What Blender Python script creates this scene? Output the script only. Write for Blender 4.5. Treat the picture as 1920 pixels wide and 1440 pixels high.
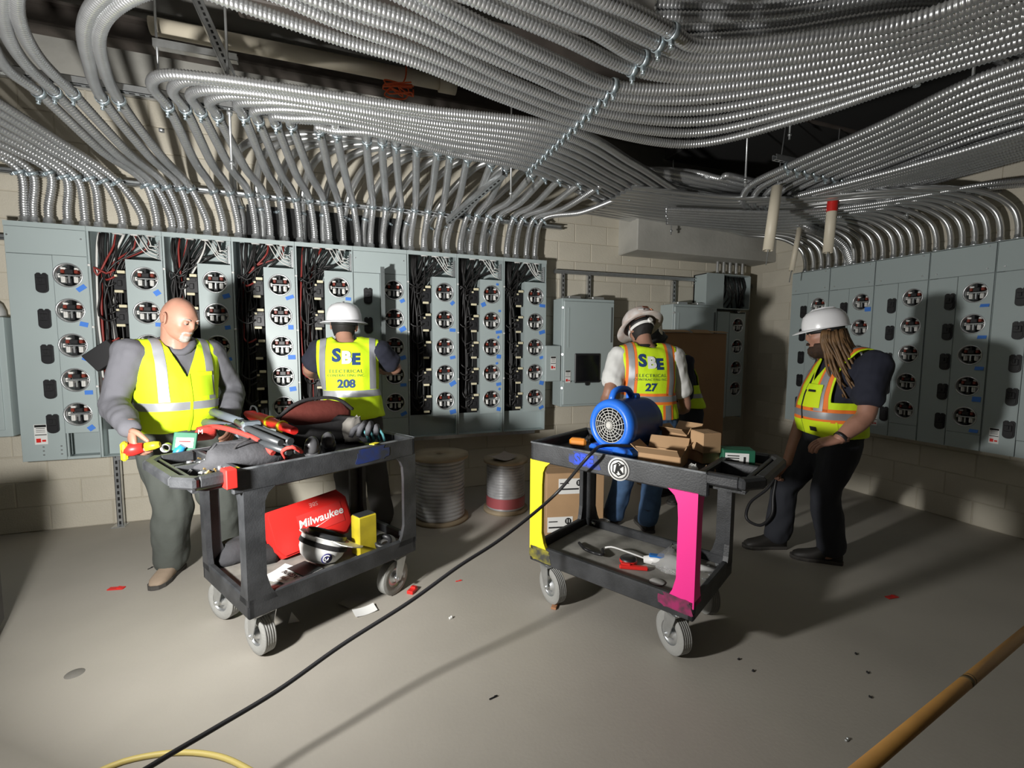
import bpy, bmesh, math, random
import numpy as np
from mathutils import Vector, Matrix
from mathutils.bvhtree import BVHTree
from bpy_extras import mesh_utils
SC = bpy.context.scene
COL = SC.collection
for _o in list(bpy.data.objects):
    bpy.data.objects.remove(_o)
R = math.radians
rnd = random.Random(7)

# ------------------------------------------------------------------ camera
CAM_H = 1.48
_f, _p, _r, _yaw = 863.0, R(4.797), R(.326), R(20.144)
_cy, _sy = math.cos(_yaw), math.sin(_yaw)
FW = Vector((_sy*math.cos(_p), _cy*math.cos(_p), -math.sin(_p)))
_R0 = Vector((_cy, -_sy, 0)); _U0 = _R0.cross(FW)
RT = math.cos(_r)*_R0 + math.sin(_r)*_U0
UP = -math.sin(_r)*_R0 + math.cos(_r)*_U0
EYE = Vector((0, 0, CAM_H))
cam_d = bpy.data.cameras.new('camera'); cam = bpy.data.objects.new('camera', cam_d); COL.objects.link(cam)
cam_d.sensor_width = 36; cam_d.sensor_fit = 'HORIZONTAL'; cam_d.lens = 36*_f/1920; cam_d.clip_start = .02
cam.matrix_world = Matrix(((RT.x, UP.x, -FW.x, 0), (RT.y, UP.y, -FW.y, 0), (RT.z, UP.z, -FW.z, CAM_H), (0, 0, 0, 1)))
SC.camera = cam

# ------------------------------------------------------------------ world, work light, exposure
w = bpy.data.worlds.new('world'); SC.world = w; w.use_nodes = True
w.node_tree.nodes['Background'].inputs[0].default_value = (.75, .9, 1, 1)
w.node_tree.nodes['Background'].inputs[1].default_value = .003
def area(name, loc, aim, size, power, col=(1, 1, 1)):
    l = bpy.data.lights.new(name, 'AREA'); l.shape = 'DISK'; l.size = size; l.energy = power; l.color = col
    o = bpy.data.objects.new(name, l); COL.objects.link(o); o.location = loc
    o.rotation_euler = (Vector(aim)-Vector(loc)).to_track_quat('-Z', 'Y').to_euler()
    return o
LIGHT = Vector((-1.15, 1.42, 1.27))
area('work_light', LIGHT, LIGHT+Vector((.60, .76, .40)), .2, 120, (1, .985, .95))
_pl = bpy.data.lights.new('work_light_spill', 'POINT'); _pl.energy = 42; _pl.shadow_soft_size = .1; _pl.color = (1, .985, .95)
_po = bpy.data.objects.new('work_light_spill', _pl); COL.objects.link(_po); _po.location = LIGHT+Vector((0, 0, .01))
SC.view_settings.view_transform = 'Standard'
SC.view_settings.look = 'None'
SC.view_settings.gamma = 1
SC.view_settings.use_curve_mapping = False
SC.view_settings.exposure = 0.1

# ------------------------------------------------------------------ points: a photo pixel met with a real plane
def ray(x, y): return FW + RT*((x-960)/_f) + UP*((720-y)/_f)
def PZ(x, y, z): d = ray(x, y); return EYE + d*((z-CAM_H)/d.z)
def PY(x, y, Y): d = ray(x, y); return EYE + d*(Y/d.y)
def PXX(x, y, X): d = ray(x, y); return EYE + d*(X/d.x)

# ------------------------------------------------------------------ materials
MATS = {}
def mat(name, col, rough=.6, metal=0., noise=0., nscale=8., bump=0., bscale=40., spec=.5, trans=0., detail=4., col2=None, coat=0.):
    if name in MATS: return MATS[name]
    m = bpy.data.materials.new(name); m.use_nodes = True; MATS[name] = m
    nt = m.node_tree; b = nt.nodes['Principled BSDF']
    c = tuple(col)+(1,)
    b.inputs['Base Color'].default_value = c
    b.inputs['Roughness'].default_value = rough; b.inputs['Metallic'].default_value = metal
    b.inputs['Specular IOR Level'].default_value = spec
    if trans: b.inputs['Transmission Weight'].default_value = trans
    if coat: b.inputs['Coat Weight'].default_value = coat
    m.diffuse_color = c
    tc = None
    if noise or bump:
        tc = nt.nodes.new('ShaderNodeTexCoord')
    if noise:
        n = nt.nodes.new('ShaderNodeTexNoise'); n.inputs['Scale'].default_value = nscale; n.inputs['Detail'].default_value = detail
        nt.links.new(tc.outputs['Object'], n.inputs['Vector'])
        r = nt.nodes.new('ShaderNodeValToRGB'); nt.links.new(n.outputs['Fac'], r.inputs['Fac'])
        c2 = col2 or tuple(x*(1-noise) for x in col)
        r.color_ramp.elements[0].position = .35; r.color_ramp.elements[1].position = .62
        r.color_ramp.elements[0].color = tuple(c2)+(1,); r.color_ramp.elements[1].color = c
        nt.links.new(r.outputs['Color'], b.inputs['Base Color'])
    if bump:
        n = nt.nodes.new('ShaderNodeTexNoise'); n.inputs['Scale'].default_value = bscale; n.inputs['Detail'].default_value = 3
        nt.links.new(tc.outputs['Object'], n.inputs['Vector'])
        bp = nt.nodes.new('ShaderNodeBump'); bp.inputs['Strength'].default_value = bump; bp.inputs['Distance'].default_value = .01
        nt.links.new(n.outputs['Fac'], bp.inputs['Height']); nt.links.new(bp.outputs['Normal'], b.inputs['Normal'])
    return m
M_floor = mat('concrete_floor', (.40, .372, .325), .62, noise=.13, nscale=1.1, bump=.06, bscale=60, detail=7)
M_block = mat('painted_block', (.62, .575, .475), .8, noise=.08, nscale=3, bump=.25, bscale=90)
M_joint = mat('mortar', (.53, .49, .40), .9)
M_conc = mat('rough_concrete', (.47, .46, .42), .85, noise=.2, nscale=2.2, bump=.2, bscale=30)
M_beam = mat('dark_steel', (.09, .075, .065), .6, noise=.3, nscale=5)
M_grey = mat('grey_enamel', (.40, .465, .465), .42, noise=.03, nscale=2)
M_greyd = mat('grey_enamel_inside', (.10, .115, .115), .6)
M_black = mat('black_plastic', (.016, .016, .018), .45)
M_blackm = mat('black_matte', (.012, .012, .012), .85)
M_white = mat('white_plastic', (.78, .78, .76), .4)
M_cream = mat('cream_plastic', (.72, .66, .46), .5)
M_galv = mat('galvanised_steel', (.66, .68, .69), .34, .85, noise=.12, nscale=25)
M_flex = mat('flexible_conduit_steel', (.62, .63, .64), .31, .82, noise=.1, nscale=9)
M_emt = mat('smooth_conduit_steel', (.66, .67, .67), .28, .85)
M_zinc = mat('zinc_clamp', (.50, .58, .62), .35, .8)
M_jaw = mat('ceramic_white', (.74, .73, .70), .35)
M_copper = mat('red_brown_terminal', (.22, .035, .02), .4)
M_blue = mat('blue_tape', (.06, .22, .72), .6)
M_wred = mat('red_wire', (.26, .028, .022), .45)
M_wwhite = mat('white_wire', (.74, .73, .70), .5)
M_wblack = mat('black_wire', (.014, .013, .013), .42)
M_pvc = mat('cream_pvc', (.75, .68, .54), .45)
M_red = mat('red_plastic', (.70, .025, .02), .4)
M_redtape = mat('red_tape', (.62, .02, .015), .5)
M_paper = mat('white_paper', (.78, .78, .76), .8)
M_cart = mat('grey_black_cart_plastic', (.024, .0255, .028), .48, noise=.35, nscale=9, bump=.12, bscale=120, col2=(.045, .047, .051))
M_card = mat('brown_cardboard', (.46, .29, .155), .85, noise=.08, nscale=6)
M_cardin = mat('cardboard_edge', (.36, .21, .10), .9)

# ------------------------------------------------------------------ mesh builder
class MB:
    def __init__(s): s.v = []; s.f = []; s.m = []; s.sm = []
    def add(s, vs, fs, mi=0, smooth=False):
        o = len(s.v); s.v += [tuple(p) for p in vs]
        s.f += [tuple(i+o for i in f) for f in fs]
        s.m += [mi]*len(fs); s.sm += [smooth]*len(fs)
        return s
    def box(s, c, d, rot=None, mi=0, ch=0.):
        """box centred at c with full dims d, chamfer ch"""
        hx, hy, hz = d[0]/2, d[1]/2, d[2]/2
        if ch <= 0:
            vs = [(x, y, z) for x in (-hx, hx) for y in (-hy, hy) for z in (-hz, hz)]
            fs = [(0, 1, 3, 2), (4, 6, 7, 5), (0, 4, 5, 1), (2, 3, 7, 6), (0, 2, 6, 4), (1, 5, 7, 3)]
        else:
            ch = min(ch, hx*.9, hy*.9, hz*.9)
            vs = []; idx = {}
            for sx in (-1, 1):
                for sy in (-1, 1):
                    for sz in (-1, 1):
                        for ax in range(3):
                            p = [sx*(hx-ch), sy*(hy-ch), sz*(hz-ch)]
                            p[ax] = (sx*hx, sy*hy, sz*hz)[ax]
                            idx[(sx, sy, sz, ax)] = len(vs); vs.append(tuple(p))
            fs = []
            for ax in range(3):
                a, b = [(1, 2), (0, 2), (0, 1)][ax]
                for sg in (-1, 1):
                    q = []
                    for (ua, ub) in ((-1, -1), (1, -1), (1, 1), (-1, 1)):
                        k = [0, 0, 0]; k[ax] = sg; k[a] = ua; k[b] = ub
                        q.append(idx[(k[0], k[1], k[2], ax)])
                    fs.append(tuple(q))
            for a in range(3):          # edges along axis a
                b, c2 = [x for x in range(3) if x != a]
                for sb in (-1, 1):
                    for sc in (-1, 1):
                        q = []
                        for (sa, ax) in ((-1, b), (1, b), (1, c2), (-1, c2)):
                            k = [0, 0, 0]; k[a] = sa; k[b] = sb; k[c2] = sc
                            q.append(idx[(k[0], k[1], k[2], ax)])
                        fs.append(tuple(q))
            for sx in (-1, 1):
                for sy in (-1, 1):
                    for sz in (-1, 1):
                        fs.append(tuple(idx[(sx, sy, sz, a)] for a in range(3)))
        M = Matrix.Identity(3) if rot is None else (rot if isinstance(rot, Matrix) else Matrix.Rotation(rot, 3, 'Z'))
        c = Vector(c)
        return s.add([M @ Vector(p) + c for p in vs], fs, mi)
    def bb(s, x0, x1, y0, y1, z0, z1, mi=0, ch=0.):
        return s.box(((x0+x1)/2, (y0+y1)/2, (z0+z1)/2), (abs(x1-x0), abs(y1-y0), abs(z1-z0)), None, mi, ch)
    def loft(s, rings, mi=0, smooth=True, cap=True, closed=False):
        n = len(rings[0]); vs = [p for r in rings for p in r]; fs = []
        m = len(rings)
        for i in range(m if closed else m-1):
            a, b = i*n, ((i+1) % m)*n
            for j in range(n):
                k = (j+1) % n
                fs.append((a+j, a+k, b+k, b+j))
        s.add(vs, fs, mi, smooth)
        if cap and not closed:
            o = len(s.v)-len(vs)
            s.f += [tuple(o+j for j in range(n-1, -1, -1)), tuple(o+(m-1)*n+j for j in range(n))]
            s.m += [mi]*2; s.sm += [False]*2
        return s
    def cyl(s, p0, p1, r0, r1=None, n=16, mi=0, smooth=True, cap=True):
        p0, p1 = Vector(p0), Vector(p1); r1 = r0 if r1 is None else r1
        t = (p1-p0).normalized(); a = t.orthogonal().normalized(); b = t.cross(a)
        rg = [[p + (a*math.cos(k*2*math.pi/n)+b*math.sin(k*2*math.pi/n))*r for k in range(n)] for p, r in ((p0, r0), (p1, r1))]
        return s.loft(rg, mi, smooth, cap)
    def tube(s, pts, r, n=8, mi=0, cap=True, closed=False):
        pts = [Vector(p) for p in pts]; m = len(pts)
        rr = r if isinstance(r, (list, tuple)) else [r]*m
        t0 = (pts[1]-pts[0]).normalized(); a = t0.orthogonal().normalized(); rings = []
        for i, p in enumerate(pts):
            if closed: t = (pts[(i+1) % m]-pts[i-1]).normalized()
            else: t = (pts[min(i+1, m-1)]-pts[max(i-1, 0)]).normalized()
            a = (a - t*a.dot(t))
            if a.length < 1e-6: a = t.orthogonal()
            a.normalize(); b = t.cross(a)
            rings.append([p+(a*math.cos(k*2*math.pi/n)+b*math.sin(k*2*math.pi/n))*rr[i] for k in range(n)])
        return s.loft(rings, mi, True, cap, closed)
    def lathe(s, prof, n=24, M=None, mi=0, smooth=True, cap=False):
        """profile [(r,z)] about Z, placed by 4x4 M"""
        M = M or Matrix.Identity(4)
        rg = [[M @ Vector((r*math.cos(k*2*math.pi/n), r*math.sin(k*2*math.pi/n), z)) for k in range(n)] for r, z in prof]
        return s.loft(rg, mi, smooth, cap)
    def prism(s, out, d, M=None, mi=0):
        """outline [(x,y)] extruded along +z by d, placed by M"""
        M = M or Matrix.Identity(4); n = len(out)
        vs = [M @ Vector((x, y, 0)) for x, y in out]+[M @ Vector((x, y, d)) for x, y in out]
        fs = [tuple(range(n-1, -1, -1)), tuple(range(n, 2*n))]+[(i, (i+1) % n, n+(i+1) % n, n+i) for i in range(n)]
        return s.add(vs, fs, mi)
    def ell(s, c, r, M=None, n=16, m=10, mi=0):
        c = Vector(c); M = M or Matrix.Identity(3)
        rg = []
        for i in range(m+1):
            t = math.pi*(i+.02 if i == 0 else (i-.02 if i == m else i))/m
            rg.append([c + M @ Vector((r[0]*math.sin(t)*math.cos(k*2*math.pi/n), r[1]*math.sin(t)*math.sin(k*2*math.pi/n), -r[2]*math.cos(t))) for k in range(n)])
        return s.loft(rg, mi)
    def mesh(s, name, mats):
        me = bpy.data.meshes.new(name); me.from_pydata(s.v, [], s.f)
        for m in (mats if isinstance(mats, (list, tuple)) else [mats]): me.materials.append(m)
        me.polygons.foreach_set('material_index', s.m); me.polygons.foreach_set('use_smooth', s.sm)
        me.update(); return me
    def build(s, name, mats, parent=None, world=False, fix=True):
        if world and parent is not None:
            o = ORG.get(parent, Vector((0, 0, 0)))
            s.v = [(p[0]-o.x, p[1]-o.y, p[2]-o.z) for p in s.v]
        me = s.mesh(name, mats)
        if fix:
            bm = bmesh.new(); bm.from_mesh(me); bmesh.ops.recalc_face_normals(bm, faces=bm.faces); bm.to_mesh(me); bm.free()
        return link(name, me, parent)
ORG = {}
def link(name, me, parent=None, loc=(0, 0, 0), rz=0):
    o = bpy.data.objects.new(name, me); COL.objects.link(o); o.parent = parent
    o.location = loc; o.rotation_euler = (0, 0, rz)
    if parent is not None and parent in ORG: ORG[o] = ORG[parent]
    return o
def tag(o, label, cat, group=None):
    o['label'] = label; o['category'] = cat
    if group: o['group'] = group
    return o
def thing(name, label, cat, loc=(0, 0, 0), rz=0, group=None):
    o = bpy.data.objects.new(name, None); COL.objects.link(o); o.empty_display_size = .05
    o.location = loc; o.rotation_euler = (0, 0, rz); ORG[o] = Vector(loc)
    return tag(o, label, cat, group)
def struct(o): o['kind'] = 'structure'; return o
def copy_tree(o, parent=None):
    c = o.copy(); COL.objects.link(c); c.parent = parent
    if o in ORG: ORG[c] = ORG[o]
    for ch in list(o.children): copy_tree(ch, c)
    return c
def lab(o, t): o['label'] = t; return o
def cat_rom(P, step=.03):
    """resampled centripetal-ish Catmull-Rom through P"""
    P = [np.array(p, float) for p in P]; P = [2*P[0]-P[1]]+P+[2*P[-1]-P[-2]]
    out = []
    for i in range(1, len(P)-2):
        p0, p1, p2, p3 = P[i-1:i+3]
        t0 = 0; t1 = t0+max(np.linalg.norm(p1-p0), 1e-4)**.5; t2 = t1+max(np.linalg.norm(p2-p1), 1e-4)**.5; t3 = t2+max(np.linalg.norm(p3-p2), 1e-4)**.5
        n = max(2, int(np.linalg.norm(p2-p1)/step))
        for t in np.linspace(t1, t2, n, endpoint=False):
            A1 = (t1-t)/(t1-t0)*p0+(t-t0)/(t1-t0)*p1; A2 = (t2-t)/(t2-t1)*p1+(t-t1)/(t2-t1)*p2; A3 = (t3-t)/(t3-t2)*p2+(t-t2)/(t3-t2)*p3
            B1 = (t2-t)/(t2-t0)*A1+(t-t0)/(t2-t0)*A2; B2 = (t3-t)/(t3-t1)*A2+(t-t1)/(t3-t1)*A3
            out.append((t2-t)/(t2-t1)*B1+(t-t1)/(t2-t1)*B2)
    out.append(P[-2]); return np.array(out)
def text_mesh(body, size, bold=0., align='CENTER', spacing=1., shear=0.):
    cu = bpy.data.curves.new('lettering', 'FONT'); cu.body = body; cu.size = size; cu.offset = bold; cu.resolution_u = 3
    cu.align_x = align; cu.align_y = 'CENTER'; cu.space_character = spacing; cu.shear = shear
    o = bpy.data.objects.new('lettering', cu); COL.objects.link(o)
    dg = bpy.context.evaluated_depsgraph_get(); me = bpy.data.meshes.new_from_object(o.evaluated_get(dg))
    bpy.data.objects.remove(o); bpy.data.curves.remove(cu)
    return me
def put_text(body, size, M, m, parent, world=False, name='lettering', **k):
    """flat lettering lying in the XY plane of M"""
    me = text_mesh(body, size, **k)
    if world and parent is not None: M = Matrix.Translation(-ORG[parent]) @ M
    me.transform(M); me.materials.clear(); me.materials.append(m)
    return link(name, me, parent)
def frame(o, x, y):
    """4x4 with origin o, x axis, y axis (made square), z = x cross y"""
    x = Vector(x).normalized(); y = Vector(y); y = (y-x*y.dot(x)).normalized(); z = x.cross(y)
    return Matrix(((x.x, y.x, z.x, o[0]), (x.y, y.y, z.y, o[1]), (x.z, y.z, z.z, o[2]), (0, 0, 0, 1)))
# ================================================================== the room
WY, PNL = 4.6, 4.38          # block wall behind the left row, front of its cabinets
WX, PNR = 4.95, 4.75         # the same on the right
CEIL = 4.05
b = MB(); b.bb(-9, 6.5, -12, 6.0, -.15, 0)
floor = struct(b.build('floor', M_floor))
b = MB(); b.bb(-9, 6.5, -12, 6.0, CEIL, CEIL+.2)
ceiling = struct(b.build('ceiling', mat('dusty_ceiling', (.30, .29, .27), .9, noise=.2, nscale=2)))
b = MB(); b.bb(-9, 6.5, WY-.019, WY+.3, 0, CEIL)
wall_back = struct(b.build('wall_back', M_joint))
b = MB(); b.bb(WX-.019, WX+.3, -12, WY+.02, 0, CEIL)
wall_right = struct(b.build('wall_right', M_joint))
b = MB(); b.bb(-9.2, -9, -12, WY+.3, 0, CEIL)
wall_left = struct(b.build('wall_left', mat('dark_far_wall', (.16, .155, .15), .9)))
b = MB(); b.bb(-9, 6.5, -12.2, -12, 0, CEIL)
wall_front = struct(b.build('wall_front', MATS['dark_far_wall']))
# blocks 0.40 x 0.20, each its own piece where the photo shows the wall
BW, BH = .40, .20
bm_ = MB(); bm_.box((0, 0, 0), (BW-.007, .05, BH-.007), None, 0, .004); block_me = bm_.mesh('brick', M_block)
bm_ = MB(); bm_.box((0, 0, 0), (BW/2-.008, .05, BH-.007), None, 0, .004); half_me = bm_.mesh('brick', M_block)
rest = MB(); nb = 0
for j in range(17):
    z = BH*(j+.5)
    for i in range(-11, 16):
        x = BW*i+(.2 if j % 2 else 0)
        if x < -4.2 or x > WX-.2: continue
        low = z < .75; high = 2.3 < z < 3.4
        seen = (low and -3.0 < x < 2.3) or (high and -2.9 < x < -.9) or (x > 1.8 and 0 < z < 2.9 and x < 4.8) or (high and x > -.9 and z < 2.8)
        d = rnd.uniform(-.0015, .0015)
        if seen and nb < 225:
            o = link('brick', block_me, wall_back, (x, WY+d, z)); nb += 1
        else:
            rest.box((x, WY, z), (BW-.007, .05, BH-.007))
o = rest.build('block_courses', M_block, wall_back, fix=False); o['kind'] = 'stuff'
b = MB(); b.bb(-9, WX, WY-.026, WY+.02, BH*17, CEIL)
o = b.build('plaster_band', M_conc, wall_back)
blk = MB(); blk.box((0, 0, 0), (.05, BW-.007, BH-.007), None, 0, .004); block_r = blk.mesh('brick', M_block)
rest = MB()
for j in range(20):
    z = BH*(j+.5)
    for i in range(-8, 12):
        y = BW*i+(.2 if j % 2 else 0)
        if y > WY-.2: continue
        if z < .75 and .8 < y or 2.2 < z < 2.8 and y > 1:
            link('brick', block_r, wall_right, (WX, y, z))
        else: rest.box((WX, y, z), (.05, BW-.007, BH-.007))
o = rest.build('block_courses', M_block, wall_right, fix=False); o['kind'] = 'stuff'
# concrete lintel box, steel beam, ceiling pipe
b = MB(); b.bb(2.95, WX, 4.22, WY+.01, 2.5, 3.0, 0, .01)
trim_1 = struct(b.build('trim_1', M_conc))
b = MB()
p0, p1 = PY(-60, 0, 4.35), PY(900, 195, 4.35)
for dz in (0, .16): b.box((1.0, 4.40, 3.70+dz), (7.4, .14, .02))
b.box((1.0, 4.40, 3.78), (7.4, .02, .16))
o = b.build('steel_beam', M_beam); tag(o, 'dark brown steel beam running under the ceiling along the block wall', 'beam')
b = MB(); b.box((1.7, 3.6, 3.78), (4.6, .22, .25), 0, 0, .01)
o = b.build('wooden_beam', M_beam); tag(o, 'dark brown ceiling beam above the conduit bundle beside the pale pipe', 'beam')
a, c = PY(470, 85, 3.95), PY(850, 160, 3.95)
u = (c-a).normalized()
b = MB(); b.cyl(a-u*.6, c, .055, n=20); b.cyl(c-u*.12, c+u*.02, .07, n=20)
o = b.build('ceiling_pipe', M_pvc); tag(o, 'pale plastic pipe running horizontally below the brown ceiling beam', 'pipe')
b = MB(); b.bb(3.2, WX-.03, -3, 4.15, 3.42, 3.95, 0, .01)  # added dark box, hides the lit upper right wall so it reads black
o = b.build('dark_filler_box', mat('black_filler', (.02, .02, .02), .7)); tag(o, 'dark box added above the conduits to black out the upper right wall', 'filler')
b = MB()
for y in (-1.8, -.6, .6, 1.8, 3.0): b.bb(3.19, WX-.03, y-.02, y+.02, 3.41, 3.96)
b.build('filler_rib', M_beam, o)['kind'] = 'stuff'
_q = Vector((-1.70, 3.08, 0)); _u = (_q-Vector((LIGHT.x, LIGHT.y, 0))).normalized(); _a = math.atan2(_u.y, _u.x)  # added dark box, placed and sized to cast the floor shadow at left
o = thing('shadow_caster', 'dark box added to shade the floor, just entering at the lower left edge', 'case', _q, _a)
b = MB(); b.bb(-.5, 0, 0, .55, .03, .80, 0, .015); b.build('shadow_caster_body', M_black, o)
b = MB(); b.bb(-.51, .01, -.01, .56, .80, .86, 0, .015); b.build('shadow_caster_lid', M_black, o)
for x in (-.45, -.05):
    for y in (.05, .5): b = MB(); b.cyl((x, y, 0), (x, y, .032), .025, n=10); b.build('foot', M_blackm, o)
_a, _c = PY(462, 385, 4.57), PY(758, 452, 4.57)
b = MB(); b.bb(_a.x, _c.x, WY-.045, WY-.024, 2.33, 2.66)  # black sheet on the wall, stands in for the dark of an opening
dark_opening_sheet = struct(b.build('dark_opening_sheet', M_blackm))
# ================================================================== meter cabinets
SOCK_Z = [1.978, 1.719, 1.460, 1.201, .942]
HR = .083
def plate_holes(mb, x0, x1, z0, z1, cx, zs, r, y, th, n=28):
    """sheet facing -y with round holes and returned edges"""
    ys = y+th
    def q(a, b_, c, d): mb.add([a, b_, c, d], [(0, 1, 2, 3)])
    zs = sorted(zs); cuts = [z0]+[(zs[i]+zs[i+1])/2 for i in range(len(zs)-1)]+[z1]
    lo, hi = zs[0]-.125, zs[-1]+.125
    cuts[0], cuts[-1] = lo, hi
    if lo > z0: q((x0, y, z0), (x1, y, z0), (x1, y, lo), (x0, y, lo))
    if hi < z1: q((x0, y, hi), (x1, y, hi), (x1, y, z1), (x0, y, z1))
    for i, zc in enumerate(zs):
        a, c = cuts[i], cuts[i+1]
        vs = []; m = n
        for k in range(n):
            t = 2*math.pi*k/n; dx, dz = math.cos(t), math.sin(t)
            sx = ((x1-cx)/dx if dx > 1e-6 else ((x0-cx)/dx if dx < -1e-6 else 1e9))
            sz = ((c-zc)/dz if dz > 1e-6 else ((a-zc)/dz if dz < -1e-6 else 1e9))
            s = min(sx, sz)
            vs.append((cx+dx*s, y, zc+dz*s))
        # snap nearest samples to the corners
        for X in (x0, x1):
            for Zc in (a, c):
                k = min(range(n), key=lambda k: (vs[k][0]-X)**2+(vs[k][2]-Zc)**2); vs[k] = (X, y, Zc)
        inn = [(cx+r*math.cos(2*math.pi*k/n), y, zc+r*math.sin(2*math.pi*k/n)) for k in range(n)]
        bk = [(p[0], y+.018, p[2]) for p in inn]
        mb.add(vs+inn+bk, [(k, (k+1) % n, n+(k+1) % n, n+k) for k in range(n)]+[(n+k, n+(k+1) % n, 2*n+(k+1) % n, 2*n+k) for k in range(n)])
    q((x0, y, z0), (x0, y, z1), (x0, ys, z1), (x0, ys, z0)); q((x1, y, z0), (x1, y, z1), (x1, ys, z1), (x1, ys, z0))
    q((x0, y, z1), (x1, y, z1), (x1, ys, z1), (x0, ys, z1)); q((x0, y, z0), (x1, y, z0), (x1, ys, z0), (x0, ys, z0))
# one meter socket, facing -y, centred on its hole
def socket_proto():
    MX = Matrix.Rotation(R(90), 4, 'X')   # z axis -> -y
    b = MB(); b.lathe([(HR+.006, .0), (HR+.007, .005), (HR+.001, .008), (HR-.004, .004), (HR-.005, -.03)], 28, MX)
    root = b.build('meter_socket', M_galv)
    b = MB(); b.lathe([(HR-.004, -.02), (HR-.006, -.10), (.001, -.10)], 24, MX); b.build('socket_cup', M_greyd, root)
    for sx in (-1, 1):
        b = MB(); b.box((sx*.038, .035, -.030), (.026, .05, .045), None, 0, .004); b.box((sx*.038, .008, -.026), (.010, .012, .036), None, 0, .002); b.build('jaw_block', M_jaw, root)
        b = MB(); b.box((sx*.040, .03, .030), (.022, .04, .026), None, 0, .004); b.build('terminal', M_copper, root)
        b = MB(); b.box((sx*.040, .04, .052), (.03, .03, .016), None, 0, .003); b.box((sx*.066, .045, .0), (.016, .04, .03), None, 0, .003); b.build('terminal_block', M_jaw, root)
    b = MB(); b.box((0, .030, .028), (.048, .05, .034), None, 0, .004); b.box((0, .03, .06), (.016, .05, .036), None, 0, .003); b.box((0, .035, -.045), (.03, .05, .05), None, 0, .004); b.build('insulator', M_black, root)
    b = MB(); b.box((.006, .006, 0), (.13, .010, .009), None, 0, .002); b.box((.0, .012, -.03), (.012, .01, .05), None, 0, .002); b.build('cross_bar', M_galv, root)
    return root
SOCK = socket_proto(); SOCK_used = [False]
def place_socket(parent, loc, rz=0):
    o = copy_tree(SOCK, parent) if SOCK_used[0] else SOCK
    SOCK_used[0] = True; o.parent = parent
    o.location = Vector(loc)-ORG[parent]; o.rotation_euler = (0, 0, rz)
    return o
# breaker handle cover, facing -y
def handle_mesh():
    out = []
    w_, h_ = .036, .072
    for k in range(9): t = math.pi+math.pi*k/8; out.append((w_*math.cos(t)*(1 if abs(math.cos(t)) > .3 else 1), -h_+.028+.028*math.sin(t)))
    out += [(w_, h_-.012), (w_-.012, h_), (.010, h_), (0, h_-.012), (-.010, h_), (-w_+.012, h_), (-w_, h_-.012)]
    b = MB(); M = Matrix.Rotation(R(90), 4, 'X')
    b.prism(out, .012, M); b.prism([(x*.8, y*.84) for x, y in out], .018, M); b.box((0, -.018, .012), (.05, .014, .05), None, 0, .004); b.box((0, -.026, .02), (.018, .012, .03), None, 0, .003)
    return b.mesh('breaker_handle', M_black)
HANDLE = handle_mesh()
tp = MB(); tp.box((0, 0, 0), (.05, .002, .034)); TAPE = tp.mesh('blue_tape', M_blue)
bk = MB(); bk.box((0, 0, 0), (.085, .07, .125), None, 0, .005); bk.box((.0, -.038, -.01), (.03, .02, .045), None, 0, .004); bk.box((0, -.036, .04), (.06, .008, .02), None, 0, .002); BRK = bk.mesh('breaker', M_black)
bl = MB(); bl.box((.01, -.035, .075), (.05, .022, .022), None, 0, .003); bl.box((-.012, -.03, -.072), (.055, .02, .02), None, 0, .003); bl.box((-.025, -.035, .045), (.018, .02, .016), None, 0, .002); LUG = bl.mesh('breaker_lug', M_cream)
bu = MB(); bu.lathe([(.024, .0), (.034, -.004), (.036, -.018), (.028, -.03), (.022, -.03)], 16, cap=True); BUSH = bu.mesh('bushing', M_white)
def rod_label(parent, c, w_, h_, M, name='warning_label'):
    """small printed safety sticker: white and red fields with text lines"""
    b = MB(); b.box((0, 0, 0), (w_, h_, .001)); b.v = [tuple(M @ Vector(p)-ORG[parent]) for p in b.v]
    root = b.build(name, M_paper, parent)
    b = MB(); b.box((0, h_*.42, .001), (w_*.9, h_*.12, .001)); b.box((0, -h_*.02, .001), (w_*.9, h_*.04, .001)); b.box((0, h_*.2, .001), (w_*.7, h_*.02, .001)); b.box((0, h_*.12, .001), (w_*.7, h_*.02, .001))
    b.box((0, h_*.3, .001), (w_*.7, h_*.03, .001)); b.v = [tuple(M @ Vector(p)-ORG[parent]) for p in b.v]; b.build('label_print', M_blackm, root)
    b = MB(); b.box((-w_*.2, -h_*.3, .001), (w_*.36, h_*.2, .001)); b.box((w_*.22, -h_*.32, .001), (w_*.3, h_*.1, .001)); b.v = [tuple(M @ Vector(p)-ORG[parent]) for p in b.v]; b.build('label_mark', M_red, root)
    return root
ORDK = ['leftmost', 'second from the left', 'third from the left', 'fourth from the left', 'fifth from the left', 'sixth from the left', 'seventh from the left', 'eighth from the left', 'rightmost']
Z0, Z1 = .60, 2.345
def cab_x(k): return -2.243+.469*k
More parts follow.
